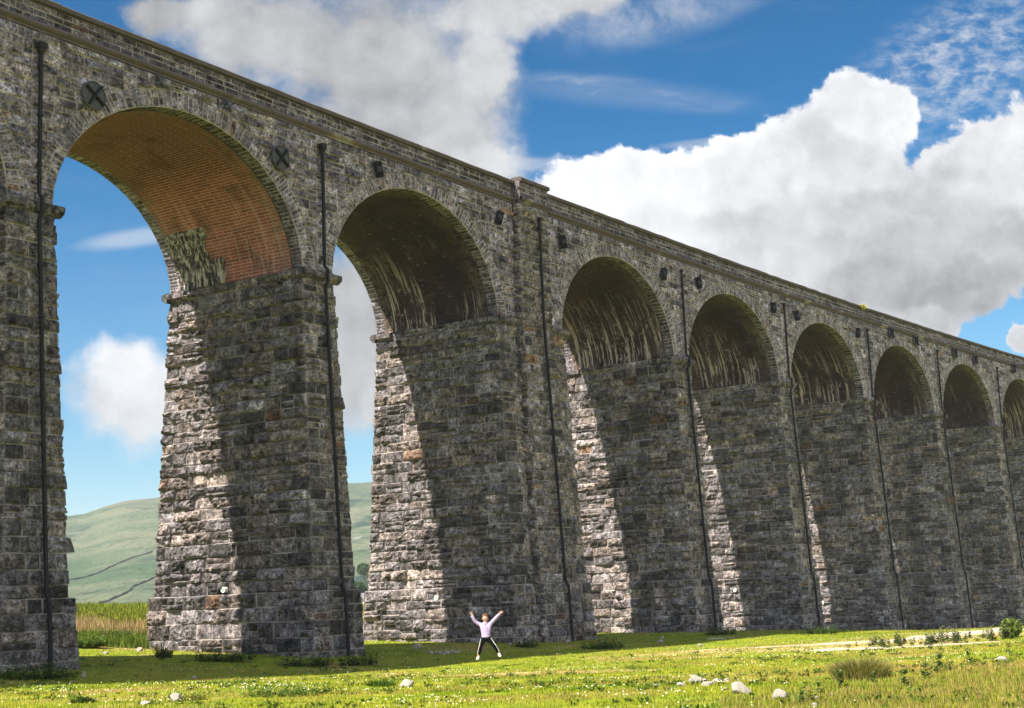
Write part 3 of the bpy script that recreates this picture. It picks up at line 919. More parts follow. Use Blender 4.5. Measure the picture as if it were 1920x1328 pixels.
def build_top():
    """string course, parapet, coping and deck follow the curve of the piers"""
    rng = random.Random(9)
    Bs, Bp, Bc = Blocks(), Blocks(), Blocks()
    hs0, hs1 = HST, HST + .30
    hc = HPAR - .24
    for i in range(I0, I1):
        (dA, nA), (dB, nB) = pier_dir[i], pier_dir[i + 1]
        d, nn = arch_dir[i]
        cell = cell_for(i)
        ka, kb = (1.42 if i in KING else 0), (1.42 if i + 1 in KING else 0)
        segs = [(ka, alen[i] - kb, 0.0, 0.0)]
        if ka: segs.append((0, ka + .0, PIL, .12))
        if kb: segs.append((alen[i] - kb - .0, alen[i], PIL, .12))

        def P2(u, v):
            f = u / alen[i]
            n_ = nA * (1 - f) + nB * f
            return cen[i] + d * u + n_ * v
        for (ua, ub, off, up) in segs:
            nst = max(1, int(round((ub - ua) / 1.1)))
            for k in range(nst):
                u0_, u1_ = ua + (ub - ua) * k / nst, ua + (ub - ua) * (k + 1) / nst
                tn = rng.uniform(.8, 1.25); j = rng.uniform(-.012, .012)
                prof = [(-.1, -.0), (.05, .0), (.07, .07), (.18, .12), (.24, .18), (.24, .27), (.08, .31), (-.1, .31)]
                for (xa, za), (xb, zb) in zip(prof[:-1], prof[1:]):
                    q = [v3(P2(u0_, off + xa + j), np.array(HST + za)), v3(P2(u1_, off + xa + j), np.array(HST + za)), v3(P2(u1_, off + xb + j), np.array(HST + zb)), v3(P2(u0_, off + xb + j), np.array(HST + zb))]
                    Bs.quad(q, tn, .5)
                # coping stone
                jc, tc, jz = rng.uniform(-.02, .02), rng.uniform(.8, 1.2), rng.uniform(-.012, .012)
                cp_ = [(.06, hc + up), (.21, hc + up + .02), (.23, hc + up + .17 + jz), (.15, hc + up + .24 + jz), (-.42, hc + up + .25 + jz), (-.48, hc + up)]
                for (xa, za), (xb, zb) in zip(cp_[:-1], cp_[1:]):
                    Bc.quad([v3(P2(u0_, off + xa + jc), np.array(za)), v3(P2(u1_, off + xa + jc), np.array(za)), v3(P2(u1_, off + xb + jc), np.array(zb)), v3(P2(u0_, off + xb + jc), np.array(zb))], tc, .5)
                for ue in (u0_, u1_):
                    cr_ = [v3(P2(ue, off + x + jc), np.array(z)) for x, z in cp_]
                    Bc.quad(cr_[:4], tc); Bc.quad([cr_[0], cr_[3], cr_[4], cr_[5]], tc)
            for (h0, h1) in zip(*(lambda e: (e[:-1], e[1:]))(course_list(hs1, hc + up, .22, .30, rng))):
                u = ua
                while u < ub - 1e-6:
                    w = rng.uniform(.5, 1.2)
                    if ub - u - w < .4: w = ub - u

                    def pm(s_, t_):
                        f = (s_ / alen[i])[:, None]
                        n_ = nA * (1 - f) + nB * f
                        p2 = cen[i] + d * s_[:, None] + n_ * (off + .05)
                        return np.concatenate([p2, t_[:, None]], 1), np.concatenate([n_, np.zeros((len(s_), 1))], 1), np.ones(len(s_), bool)
                    Bp.add(pm, u, u + w, h0, h1, w, h1 - h0, cell, rng, amp=rng.uniform(.02, .07))
                    u += w
            if off:      # cheeks of the pilaster above the string course
                ue = ua if ua > 1 else ub
                Bp.quad([v3(P2(ue, .0), np.array(HST)), v3(P2(ue, off + .06), np.array(HST)), v3(P2(ue, off + .06), np.array(hc + up)), v3(P2(ue, .0), np.array(hc + up))], 1.2, .6)
            Bp.quad([v3(P2(ua, -.38), np.array(hs0)), v3(P2(ub, -.38), np.array(hs0)), v3(P2(ub, -.38), np.array(hc + up)), v3(P2(ua, -.38), np.array(hc + up))])
        # rear parapet and deck
        for (va, vb) in ((-WID + .4, -WID + .4), (-WID - .05, -WID - .05)):
            Bp.quad([v3(P2(0, va), np.array(HST)), v3(P2(alen[i], va), np.array(HST)), v3(P2(alen[i], va), np.array(HPAR)), v3(P2(0, va), np.array(HPAR))])
        Bp.quad([v3(P2(0, -WID - .05), np.array(HPAR)), v3(P2(alen[i], -WID - .05), np.array(HPAR)), v3(P2(alen[i], -WID + .4), np.array(HPAR)), v3(P2(0, -WID + .4), np.array(HPAR))])
        Dk.quad([v3(P2(0, -.38), np.array(HST + .02)), v3(P2(alen[i], -.38), np.array(HST + .02)), v3(P2(alen[i], -WID + .4), np.array(HST + .02)), v3(P2(0, -WID + .4), np.array(HST + .02))])
    Bs.build('string_course', M_STRING, VIA)
    par = Bp.build('parapet', M_PAR, VIA)
    Bc.build('coping', M_COP, par)
    Dk.build('deck', M_COP, VIA)


Dk = Blocks()
build_top()


# tie plates on the spandrels: (arch, along, height, kind, size, turn)
def plate(i, u, h, kind, size, turn):
    d, nn = arch_dir[i]
    c = cen[i] + d * u
    e1, e2, e3 = np.array([d[0], d[1], 0]), np.array([0, 0, 1.0]), np.array([nn[0], nn[1], 0])
    o = np.array([c[0], c[1], h]) + e3 * .16

    def W_(a, b, z): return o + e1 * a + e2 * b + e3 * z
    ca, sa = math.cos(turn), math.sin(turn)

    def bar(V_, F_, L_, wd, z0, z1, ang):
        c_, s_ = math.cos(ang), math.sin(ang); k = len(V_)
        for z, ww in ((z0, wd), (z1, wd * .55)):
            for (x, y) in ((-L_, -ww), (L_, -ww), (L_, ww), (-L_, ww)):
                V_.append(W_(x * c_ - y * s_, x * s_ + y * c_, z))
        F_ += [(k + 3, k + 2, k + 1, k), (k + 4, k + 5, k + 6, k + 7)] + [(k + j, k + (j + 1) % 4, k + 4 + (j + 1) % 4, k + 4 + j) for j in range(4)]
    V_, F_ = [], []
    if kind == 'disc':
        m_ = 28
        rings = [(size, 0.0), (size, .07), (size * .93, .09), (size * .90, .05), (size * .0, .05)]
        for r_, z in rings:
            for k in range(m_): V_.append(W_(r_ * math.cos(2 * math.pi * k / m_), r_ * math.sin(2 * math.pi * k / m_), z))
        for j in range(len(rings) - 1):
            for k in range(m_): F_.append((j * m_ + k, j * m_ + (k + 1) % m_, (j + 1) * m_ + (k + 1) % m_, (j + 1) * m_ + k))
        p = link('tie_plate', mesh_np('tie_plate', V_, F_, [M_PLATE]), VIA)
        V_, F_ = [], []
        bar(V_, F_, size * .92, size * .09, .05, .2, turn); bar(V_, F_, size * .92, size * .09, .051, .19, turn + math.pi / 2)
        link('cross_rib', mesh_np('cross_rib', V_, F_, [M_IRON]), p)
    elif kind == 'cross':
        bar(V_, F_, size, size * .24, 0, .14, turn); bar(V_, F_, size, size * .24, .005, .145, turn + math.pi / 2)
        link('tie_plate', mesh_np('tie_plate', V_, F_, [M_PLATE]), VIA)
    else:
        # standing channel: back plate, two flanges and a washer plate
        for (x, hw_, z0, z1) in ((0, .13, 0, .06), (-.115, .022, .05, .3), (.115, .022, .05, .3)):
            k = len(V_)
            for z in (z0, z1):
                for (xx, yy) in ((x - hw_, -size), (x + hw_, -size), (x + hw_, size), (x - hw_, size)):
                    V_.append(W_(xx * ca - yy * sa, xx * sa + yy * ca, z))
            F_ += [(k + 3, k + 2, k + 1, k), (k + 4, k + 5, k + 6, k + 7)] + [(k + j, k + (j + 1) % 4, k + 4 + (j + 1) % 4, k + 4 + j) for j in range(4)]
        p = link('tie_plate', mesh_np('tie_plate', V_, F_, [M_IRON]), VIA)
        V_, F_ = [], []
        bar(V_, F_, .15, .14, .2, .3, turn); bar(V_, F_, .04, .04, .3, .42, turn)
        link('bolt', mesh_np('bolt', V_, F_, [M_PLATE]), p)


for (i, u, h, kind, size, turn) in ((0, 2.69, 21.34, 'disc', .56, .95), (0, 13.01, 21.36, 'disc', .56, .9), (0, 5.98, 22.83, 'cross', .27, .7), (0, 9.79, 22.84, 'cross', .27, .5),
                                    (1, 4.1, 22.33, 'chan', .38, .25), (1, 14.2, 21.98, 'chan', .38, -.35), (2, 3.18, 21.81, 'chan', .38, .3), (2, 15.03, 21.87, 'chan', .38, -.3), (3, 2.37, 22.0, 'chan', .38, .3), (3, 13.75, 21.93, 'chan', .38, .1),
                                    (4, 2.15, 21.87, 'chan', .38, .2), (4, 13.58, 21.98, 'chan', .38, -.1), (5, 5.4, 22.87, 'disc', .55, .8), (5, 10.87, 22.82, 'disc', .55, .8), (6, 4.81, 22.76, 'disc', .55, .8), (6, 10.03, 22.69, 'disc', .55, .8), (7, 5.21, 22.9, 'disc', .55, .8)):
    plate(i, u, h, kind, size, turn)

# ------------------------------------------------------------------ ground
def ground_material():
    m, t = mat('upland_turf')
    p = t.pos()
    g = t.mix(t.rng(t.noise(p, .35, 6, .65), .35, .65), (.16, .215, .010), (.25, .255, .022))
    g = t.mix(t.rng(t.noise(p, 1.7, 6, .7), .4, .7), g, (.085, .125, .014))
    g = t.mix(t.m('MULTIPLY', t.rng(t.noise(t.vm('MULTIPLY', p, (1, .6, 1)), .16, 6, .65), .52, .64), .7), g, (.29, .20, .08))
    g = t.mix(t.m('MULTIPLY', t.rng(t.noise(p, 9, 5, .7), .5, .75), .5), g, (.055, .085, .010))
    fl = t.rng(t.noise(p, 14, 3, .6), .68, .74)
    g = t.mix(t.m('MULTIPLY', fl, .45), g, (.45, .45, .25))
    h = t.m('MULTIPLY_ADD', t.noise(p, 3, 6, .7), 1, t.m('MULTIPLY', t.noise(p, 20, 4, .7), .4))
    t.out_bsdf(g, .95, t.bump(h, .8, .12), .1)
    return m


M_GROUND = ground_material()
# one sheet, fine near the camera and coarse out to the horizon


def graded(lo, hi, step, far, growth=1.17):
    c_ = list(np.arange(lo, hi + 1e-6, step)); s_ = step
    a_ = [c_[-1]]
    while a_[-1] < far: s_ *= growth; a_.append(a_[-1] + s_)
    s_ = step; b_ = [c_[0]]
    while b_[-1] > -far: s_ *= growth; b_.append(b_[-1] - s_)
    return np.array(b_[:0:-1] + c_ + a_[1:])


gx, gy = graded(-48, 70, .5, 5200), graded(0, 165, .5, 5200)
GX, GY = np.meshgrid(gx, gy, indexing='ij')
gz = terr(GX.ravel(), GY.ravel())
ny = len(gy)
ii = (np.arange(len(gx) - 1)[:, None] * ny + np.arange(ny - 1)[None, :]).ravel()
ground = link('ground', mesh_np('ground', np.stack([GX.ravel(), GY.ravel(), gz], 1), np.stack([ii, ii + ny, ii + ny + 1, ii + 1], 1), [M_GROUND], smooth=True))
tag(ground, kind='structure')


# pale gravel track: ragged sheets following the ground
def gravel_material():
    m, t = mat('pale_gravel')
    p = t.pos()
    g = t.mix(t.noise(p, 1.5, 6, .7), (.30, .255, .20), (.50, .44, .36))
    g = t.mix(t.m('MULTIPLY', t.rng(t.noise(p, 6, 4, .7), .5, .7), .6), g, (.20, .165, .11))
    t.out_bsdf(g, .95, t.bump(t.noise(p, 14, 5, .7), .7, .05), .1)
    return m


M_GRAVEL = gravel_material()


TRK = []


def wear(x, y):
    bad = np.zeros(len(x))
    for (cx, cy, hw_) in TRK:
        for k in range(0, len(cx), 6):
            bad = np.maximum(bad, np.clip(1.3 - np.hypot(x - cx[k], (y - cy[k])) / max(.5, hw_[k] * 2.6), 0, 1))
    return bad


def on_track(x, y):
    bad = np.zeros(len(x))
    for (cx, cy, hw_) in TRK:
        for k in range(0, len(cx), 3):
            bad = np.maximum(bad, np.clip(1.6 - np.hypot(x - cx[k], (y - cy[k])) / max(.2, hw_[k]), 0, 1))
    return bad


def ribbon(name, px_pts, half, seed, m_=None, lift=.012):
    pts = np.array([at(*q)[:2] for q in px_pts])
    L_ = np.concatenate([[0], np.cumsum(np.linalg.norm(np.diff(pts, axis=0), axis=1))])
    s_ = np.arange(0, L_[-1], .3)
    cx, cy = np.interp(s_, L_, pts[:, 0]), np.interp(s_, L_, pts[:, 1])
    hwid = np.interp(s_ / L_[-1], np.linspace(0, 1, len(half)), half)
    if m_ is None: TRK.append((cx, cy, hwid))
    tx, ty = np.gradient(cx), np.gradient(cy); l = np.hypot(tx, ty); nx, nyy = -ty / l, tx / l
    NW = 13
    V_ = []
    e1 = fbm3(np.stack([s_ * .5, s_ * 0 + seed, s_ * 0], 1), 4, 7, .7); e2 = fbm3(np.stack([s_ * .5, s_ * 0 + seed + 9, s_ * 0], 1), 4, 7, .7)
    for k in range(NW):
        f = k / (NW - 1) * 2 - 1
        w = hwid * np.where(f > 0, f * (.35 + 1.3 * e1), f * (.35 + 1.3 * e2))
        x, y = cx + nx * w, cy + nyy * w
        V_.append(np.stack([x, y, terr(x, y) + lift - .05 * abs(f) ** 6], 1))
    V_ = np.stack(V_, 1).reshape(-1, 3)
    k = (np.arange(len(s_) - 1)[:, None] * NW + np.arange(NW - 1)[None, :]).ravel()
    o = link(name, mesh_np(name, V_, np.stack([k, k + NW, k + NW + 1, k + 1], 1), [m_ or M_GRAVEL], smooth=True))
    return tag(o, kind='structure')


def bare_material():
    m, t = mat('worn_turf')
    p = t.pos()
    g = t.mix(t.rng(t.noise(p, .6, 6, .7), .35, .65), (.24, .215, .05), (.38, .29, .15))
    g = t.mix(t.rng(t.noise(p, 3.5, 5, .7), .5, .7), g, (.16, .18, .025))
    t.out_bsdf(g, .95, t.bump(t.noise(p, 9, 5, .7), .7, .06), .1)
    return m


ribbon('worn_ground', [(1180, 1232), (1280, 1224), (1395, 1217), (1530, 1212), (1620, 1208), (1700, 1204), (1770, 1198), (1830, 1192), (1900, 1186)], [.5, 2.5, 5, 6, 6, 5, 4, 3], 13, bare_material(), .006)
ribbon('worn_ground', [(830, 1268), (930, 1264), (1050, 1262), (1180, 1258), (1250, 1256)], [.3, 1.3, 1.8, 1.4, .4], 17, bare_material(), .006)
ribbon('track', [(1290, 1221), (1340, 1218), (1395, 1215), (1450, 1213), (1530, 1209), (1620, 1205), (1700, 1200), (1770, 1193), (1830, 1186), (1900, 1179), (1990, 1172)], [.2, .6, 1.6, 2.8, 3.2, 2.6, 2.4, 2.6], 3)
ribbon('track', [(1500, 1219), (1560, 1219), (1640, 1216), (1720, 1212), (1800, 1207), (1880, 1203)], [.2, .9, 1.0, .9, .5, .2], 8)
ribbon('path', [(1325, 1199), (1350, 1197), (1385, 1195)], [.2, .7, .2], 5)

# ------------------------------------------------------------------ far hill
HR = [(-1.6, .02), (-.9, .04), (-.6, .05), (-.45, .056), (-.31, .0635), (-.2964, .0644), (-.2818, .0692), (-.2671, .0727), (-.247, .0742), (-.18, .078), (-.1152, .077), (-.0987, .0775), (0, .072), (.2, .05), (.5, .03), (1.6, .012)]
hu, hv = np.array(HR).T


def hill_h(x, y):
    """height of the fell over the plain"""
    u = x / np.maximum(y, 1)
    v = np.interp(u, hu, hv)
    t = np.clip((y - 420) / 1580, 0, 1)
    prof = .55 * t + .45 * t * t * (3 - 2 * t)
    prof = np.where(y > 2000, 1 - np.clip((y - 2000) / 2600, 0, 1) ** 1.4, prof)
    q = np.stack([x / 260, y / 260, x * 0], 1)
    lum = (fbm3(q, 5, 41) - .5) * 34 * np.clip(t * 2.2, 0, 1) * np.clip((1850 - y) / 300, 0, 1)
    return v * 2000 * prof * np.where(y > 2000, 1, 1) + EYE * t + lum


def hill_material():
    m, t = mat('moorland')
    p = t.pos()
    g = t.mix(t.rng(t.noise(p, .006, 7, .62), .38, .62), (.052, .086, .050), (.125, .136, .092))
    g = t.mix(t.rng(t.noise(t.vm('MULTIPLY', p, (1, .3, 3.0)), .016, 8, .75), .5, .62), g, (.030, .054, .042))
    z = t.sepv(p)[2]
    g = t.mix(t.m('MULTIPLY', t.rng(z, 95, 150), t.rng(t.noise(p, .01, 6, .65), .4, .62)), g, (.10, .085, .06))
    sc = t.rng(t.noise(t.vm('MULTIPLY', p, (1, .35, 1)), .017, 6, .7), .62, .70)
    g = t.mix(t.m('MULTIPLY', sc, .8), g, (.26, .245, .235))
    t.out_bsdf(g, .95, t.bump(t.noise(t.vm('MULTIPLY', p, (1, .5, 1)), .022, 8, .7), .9, 16.0), .05)
    return m


us = np.linspace(-1.5, 1.5, 420); ysx = np.concatenate([np.linspace(420, 2000, 150), np.linspace(2040, 4600, 30)])
UU, YY = np.meshgrid(us, ysx, indexing='ij'); hx, hy = (UU * YY).ravel(), YY.ravel()
hz = hill_h(hx, hy) - .6
kk = (np.arange(len(us) - 1)[:, None] * len(ysx) + np.arange(len(ysx) - 1)[None, :]).ravel()
hill = link('hill', mesh_np('hill', np.stack([hx, hy, hz], 1), np.stack([kk, kk + len(ysx), kk + len(ysx) + 1, kk + 1], 1), [hill_material()], smooth=True))
tag(hill, kind='structure')


def hill_at(px, py):
    d = pix_ray(px, py); d = d / d[1]
    ys = np.linspace(430, 2000, 2500)
    z = EYE + d[2] * ys - (hill_h(d[0] * ys, ys) - .6)
    k = np.argmax(z <= 0)
    return d[0] * ys[k], ys[k]


M_WALL = plain('dry_stone', (.10, .10, .095), .95, .3, .3)


def field_wall(pxs, label):
    P_ = np.array([hill_at(*q) for q in pxs]); L_ = np.concatenate([[0], np.cumsum(np.hypot(*np.diff(P_, axis=0).T))])
    s_ = np.arange(0, L_[-1], 6.0); x, y = np.interp(s_, L_, P_[:, 0]), np.interp(s_, L_, P_[:, 1])
    z = hill_h(x, y) - .6; V_, F_ = [], []
    for k in range(len(s_)):
        hh = .7 + .2 * math.sin(k * 1.7)
        for (o, zz) in ((-.5, -1.0), (-.35, hh), (.35, hh), (.5, -1.0)): V_.append((x[k], y[k] + o, z[k] + zz))
        if k:
            a = 4 * k
            F_ += [(a - 4 + j, a - 3 + j, a + 1 + j, a + j) for j in range(3)]
    o = link('field_wall', mesh_np('field_wall', V_, F_, [M_WALL]))
    tag(o, label, 'wall', 'dry stone walls on the far fell')


field_wall([(182, 1135), (205, 1127), (237, 1113), (250, 1101), (270, 1093), (300, 1080), (340, 1060)], 'long dark drystone wall climbing the lower slope of the far hill')
field_wall([(120, 1090), (150, 1086), (185, 1075), (215, 1060), (250, 1046), (290, 1034)], 'thin drystone wall crossing the middle of the hillside above the longer one')

# ------------------------------------------------------------------ plants
def leaf_material(name, trans=.25):
    m, t = mat(name)
    c = t.attr('tint')
    p = t.pos()
    b = t.vm('SCALE', c, scale=t.rng(t.noise(p, 3, 3, .6), .25, .75, .75, 1.25, False))
    bs = t.out_bsdf(b, .8, None, .05)
    tr = t.new('ShaderNodeBsdfTranslucent'); t.put(tr.inputs[0], b)
    mx = t.new('ShaderNodeMixShader'); mx.inputs[0].default_value = trans
    t.l.new(bs.outputs[0], mx.inputs[1]); t.l.new(tr.outputs[0], mx.inputs[2])
    o = [x for x in t.n if x.type == 'OUTPUT_MATERIAL'][0]
    t.l.new(mx.outputs[0], o.inputs[0])
    return m


M_LEAF = leaf_material('leaf_green')
NPR = np.random.default_rng(12)


def blades(x, y, z, h, w, tint, lean=.35):
    """triangular grass blades rooted at x, y, z"""
    n_ = len(x)
    a = NPR.uniform(0, 2 * np.pi, n_); b = NPR.uniform(0, 2 * np.pi, n_); l = NPR.uniform(0, lean, n_) * h
    V_ = np.empty((n_, 3, 3))
    V_[:, 0] = np.stack([x - np.cos(a) * w, y - np.sin(a) * w, z - .02], 1)
    V_[:, 1] = np.stack([x + np.cos(a) * w, y + np.sin(a) * w, z - .02], 1)
    V_[:, 2] = np.stack([x + np.cos(b) * l, y + np.sin(b) * l, z + h], 1)
    c_ = np.ones((n_, 3, 4)); c_[:, :, :3] = tint[:, None, :]
    return V_.reshape(-1, 3), np.arange(n_ * 3).reshape(-1, 3), c_.reshape(-1, 4)


def leaf_cloud(n_, size, center, radius, tints, rs=NPR, hollow=.3):
    """leaf quads through an uneven volume"""
    d = rs.normal(size=(n_, 3)); d /= np.linalg.norm(d, axis=1)[:, None]
    r = rs.random(n_) ** (1 / 2.2)
    p = d * r[:, None] * np.array(radius) + np.array(center)
    a = rs.normal(size=(n_, 3)); a /= np.linalg.norm(a, axis=1)[:, None]
    b = np.cross(a, rs.normal(size=(n_, 3))); b /= np.linalg.norm(b, axis=1)[:, None]
    s = size * rs.uniform(.6, 1.4, (n_, 1))
    V_ = np.stack([p - a * s, p + b * s * .45, p + a * s, p - b * s * .45], 1)
    t_ = np.array(tints)[rs.integers(0, len(tints), n_)] * rs.uniform(.6, 1.35, (n_, 1))
    c_ = np.ones((n_, 4, 4)); c_[:, :, :3] = t_[:, None, :]
    return V_.reshape(-1, 3), np.arange(n_ * 4).reshape(-1, 4), c_.reshape(-1, 4)


def join(parts):
    V_, F_, C_, k = [], [], [], 0
    for v, f, c in parts:
        V_.append(v); F_.append(f + k); C_.append(c); k += len(v)
    return np.concatenate(V_), np.concatenate(F_), np.concatenate(C_)


def inside_pier(x, y):
    bad = np.zeros(len(x), bool)
    for i in range(-1, 8):
        d, nn = pier_dir[i]; c = cen[i]
        u = (x - c[0]) * d[0] + (y - c[1]) * d[1]; v = (x - c[0]) * nn[0] + (y - c[1]) * nn[1]
        bad |= (abs(u) < hw0(i) + .55) & (v < (1.6 if i in KING else 1.0)) & (v > -WID - 1.1)
    return bad


def scatter(n_, ylo, yhi, ulo, uhi, power=1.0):
    """random ground points in a wedge ahead, denser near"""
    y = ylo * (yhi / ylo) ** NPR.random(n_) if power == 1 else ylo + (yhi - ylo) * NPR.random(n_)
    u = NPR.uniform(ulo, uhi, n_)
    x = u * y
    k = ~inside_pier(x, y) & (NPR.random(n_) > on_track(x, y) * .93)
    x, y = x[k], y[k]
    return x, y, terr(x, y)


def grass_tint(x, y):
    q = np.stack([x, y, x * 0], 1)
    a = fbm3(q * .35, 4, 61); b = fbm3(q * 1.6, 3, 62); c = fbm3(q * np.array([.18, .3, 1]), 3, 63)
    g1, g2, g3, g4 = np.array([.18, .24, .010]), np.array([.30, .30, .022]), np.array([.08, .145, .008]), np.array([.34, .22, .075])
    f = np.clip((a - .38) / .24, 0, 1)[:, None]; t_ = g1 * (1 - f) + g2 * f
    f = np.clip((b - .5) / .2, 0, 1)[:, None] * .8; t_ = t_ * (1 - f) + g3 * f
    f = np.clip((c - .52) / .1, 0, 1)[:, None] * .65; t_ = t_ * (1 - f) + g4 * f
    w_ = wear(x, y)[:, None] * .75; t_ = t_ * (1 - w_) + np.array([.36, .285, .12]) * w_
    return t_ * NPR.uniform(.65, 1.3, (len(x), 1))


gp = []
x, y, z = scatter(170000, 15, 110, -.38, .40)
gp.append(blades(x, y, z, NPR.uniform(.015, .05, len(x)) * (1 + y / 80), .008 + y * .00022, grass_tint(x, y)))
# longer bleached grass low on the right
x, y, z = scatter(30000, 15, 33, .13, .38)
px_lim = NPR.random(len(x)) < np.clip((x / y - .15) * 6 + (27 - y) * .12, 0, 1)
x, y, z = x[px_lim], y[px_lim], z[px_lim]
tt_ = np.where(NPR.random((len(x), 1)) < .55, np.array([[.29, .22, .075]]), np.array([[.16, .20, .02]])) * NPR.uniform(.6, 1.3, (len(x), 1))
gp.append(blades(x, y, z, NPR.uniform(.04, .13, len(x)), .010, tt_, .5))
v_, f_, c_ = join(gp)
tag(link('grass', mesh_np('grass', v_, f_, [M_LEAF], c_, 'tint')), kind='stuff')

# white clover heads
x, y, z = scatter(20000, 16, 75, -.36, .38)
q = np.stack([x, y, x * 0], 1)
k = (NPR.random(len(x)) > np.clip((x / y - .10) * 8, 0, .93) * (y < 34)) & ((fbm3(q * .5, 4, 71) + NPR.uniform(-.22, .22, len(x))) > .69)
x, y, z = x[k], y[k], z[k] + .06
n_ = len(x); r_ = NPR.uniform(.004, .010, n_) * (1 + y / 70)
V_ = np.empty((n_, 4, 3))
for j, (a, b, c) in enumerate(((-1, 0, -.6), (1, 0, -.6), (.7, .6, .9), (-.7, .6, .9))):
    V_[:, j] = np.stack([x + a * r_, y + b * r_, z + c * r_], 1)
M_FLOWER = plain('clover_white', (.52, .51, .36), .8, .2)
tag(link('clover_flowers', mesh_np('clover_flowers', V_.reshape(-1, 3), np.arange(n_ * 4).reshape(-1, 4), [M_FLOWER])), kind='stuff')

# small broad-leaved weeds through the turf
wv, wf, wc, kq = [], [], [], 0
x, y, z = scatter(1500, 19, 62, -.36, .37)
k = fbm3(np.stack([x * .3, y * .3, x * 0], 1), 3, 88) + NPR.uniform(-.15, .15, len(x)) + (x / y < -.05) * .06 > .53
for xx, yy, zz in zip(x[k], y[k], z[k]):
    s_ = NPR.uniform(.05, .16)
    v_, f_, c_ = leaf_cloud(int(NPR.integers(10, 26)), .045, (xx, yy, zz + s_ * .3), (s_ * 1.5, s_ * 1.5, s_ * .6), [(.05, .10, .012), (.08, .13, .016), (.11, .12, .03)])
    wv.append(v_); wf.append(f_ + kq); wc.append(c_); kq += len(v_)
tag(link('weeds', mesh_np('weeds', np.concatenate(wv), np.concatenate(wf), [M_LEAF], np.concatenate(wc), 'tint')), kind='stuff')

# rushes and bracken behind the arches
bp = []
for (xs, yb, hh, wd, tn, cnt) in (((-.33, -.24), (66, 75), (.25, .6), .03, (.10, .145, .02), 6000), ((-.33, -.24), (72, 81), (.3, .9), .022, (.36, .25, .12), 6500), ((-.335, -.235), (75, 104), (.15, .5), .07, (.21, .235, .025), 30000), ((-.335, -.235), (70, 104), (.2, .6), .06, (.10, .14, .02), 7000),
                                  ((-.125, -.085), (82, 92), (.2, .6), .03, (.11, .15, .02), 2500), ((-.125, -.08), (92, 120), (.4, .9), .05, (.27, .23, .06), 9000)):
    y = NPR.uniform(yb[0], yb[1], cnt); x = NPR.uniform(xs[0], xs[1], cnt) * y
    k = ~inside_pier(x, y)
    qn = fbm3(np.stack([x * .5, y * .5, x * 0], 1), 3, 77)
    k &= (qn + NPR.uniform(-.1, .1, cnt)) > (.46 if yb[1] - yb[0] > 20 else .40)
    x, y = x[k], y[k]; z = terr(x, y)
    t_ = np.array([tn]) * NPR.uniform(.5, 1.45, (len(x), 1))
    bp.append(blades(x, y, z, NPR.uniform(*hh, len(x)), wd, t_, .5))
v_, f_, c_ = join(bp)
tag(link('rushes', mesh_np('rushes', v_, f_, [M_LEAF], c_, 'tint')), kind='stuff')


def tuft_mesh(name, n_, rad, hlo, hhi, tints, w=.01, lean=.8, flat=1.0):
    a = NPR.uniform(0, 2 * np.pi, n_); r = rad * np.sqrt(NPR.random(n_))
    x, y = np.cos(a) * r, np.sin(a) * r * flat
    h = NPR.uniform(hlo, hhi, n_) * (1 - .35 * (r / rad) ** 2)
    t_ = np.array(tints)[NPR.integers(0, len(tints), n_)] * NPR.uniform(.65, 1.3, (n_, 1))
    # two-segment bending blades
    l = NPR.uniform(.1, lean, n_) * h * (.35 + r / rad); b = a + NPR.uniform(-.6, .6, n_); c = NPR.uniform(0, 6.28, n_)
    V_ = np.empty((n_, 5, 3))
    cw, sw = np.cos(c) * w, np.sin(c) * w
    mx, my = x + np.cos(b) * l * .35, y + np.sin(b) * l * .35
    V_[:, 0] = np.stack([x - cw, y - sw, x * 0 - .05], 1); V_[:, 1] = np.stack([x + cw, y + sw, x * 0 - .05], 1)
    V_[:, 2] = np.stack([mx + cw * .8, my + sw * .8, h * .6], 1); V_[:, 3] = np.stack([mx - cw * .8, my - sw * .8, h * .6], 1)
    V_[:, 4] = np.stack([x + np.cos(b) * l, y + np.sin(b) * l, h], 1)
    k = np.arange(n_)[:, None] * 5
    F_ = np.concatenate([k + np.array([[0, 1, 2]]), k + np.array([[0, 2, 3]]), k + np.array([[3, 2, 4]])])
    c_ = np.ones((n_, 5, 4)); c_[:, :, :3] = t_[:, None, :]
    return mesh_np(name, V_.reshape(-1, 3), F_, [M_LEAF], c_.reshape(-1, 4), 'tint')


def weed_mesh(name, stems, rad, hlo, hhi, leaf, tints, lps=16, flat=1.0):
    """leafy upright weeds such as nettle or thistle: stems with leaves all the way up"""
    P_, T_ = [], []
    a = NPR.uniform(0, 2 * np.pi, stems); r = rad * np.sqrt(NPR.random(stems))
    V_, C_ = [], []
    for k in range(stems):
        x, y, h = math.cos(a[k]) * r[k], math.sin(a[k]) * r[k] * flat, NPR.uniform(hlo, hhi)
        lx, ly = NPR.normal(0, .12) * h, NPR.normal(0, .12) * h
        tn = np.array(tints[NPR.integers(0, len(tints))])
        for q in range(lps):
            f = (q + NPR.random()) / lps
            c = np.array([x + lx * f, y + ly * f, h * f])
            an = NPR.uniform(0, 6.28); ln = leaf * NPR.uniform(.6, 1.3) * (1.15 - .6 * f)
            o = np.array([math.cos(an), math.sin(an), NPR.uniform(-.1, .7)]); o /= np.linalg.norm(o)
            s_ = np.cross(o, [0, 0, 1]); s_ /= np.linalg.norm(s_)
            V_ += [c, c + o * ln * .5 + s_ * ln * .24, c + o * ln, c + o * ln * .5 - s_ * ln * .24]
            t_ = tn * NPR.uniform(.65, 1.35)
            C_ += [(*t_, 1)] * 4
    return mesh_np(name, np.array(V_), np.arange(len(V_)).reshape(-1, 4), [M_LEAF], np.array(C_), 'tint')


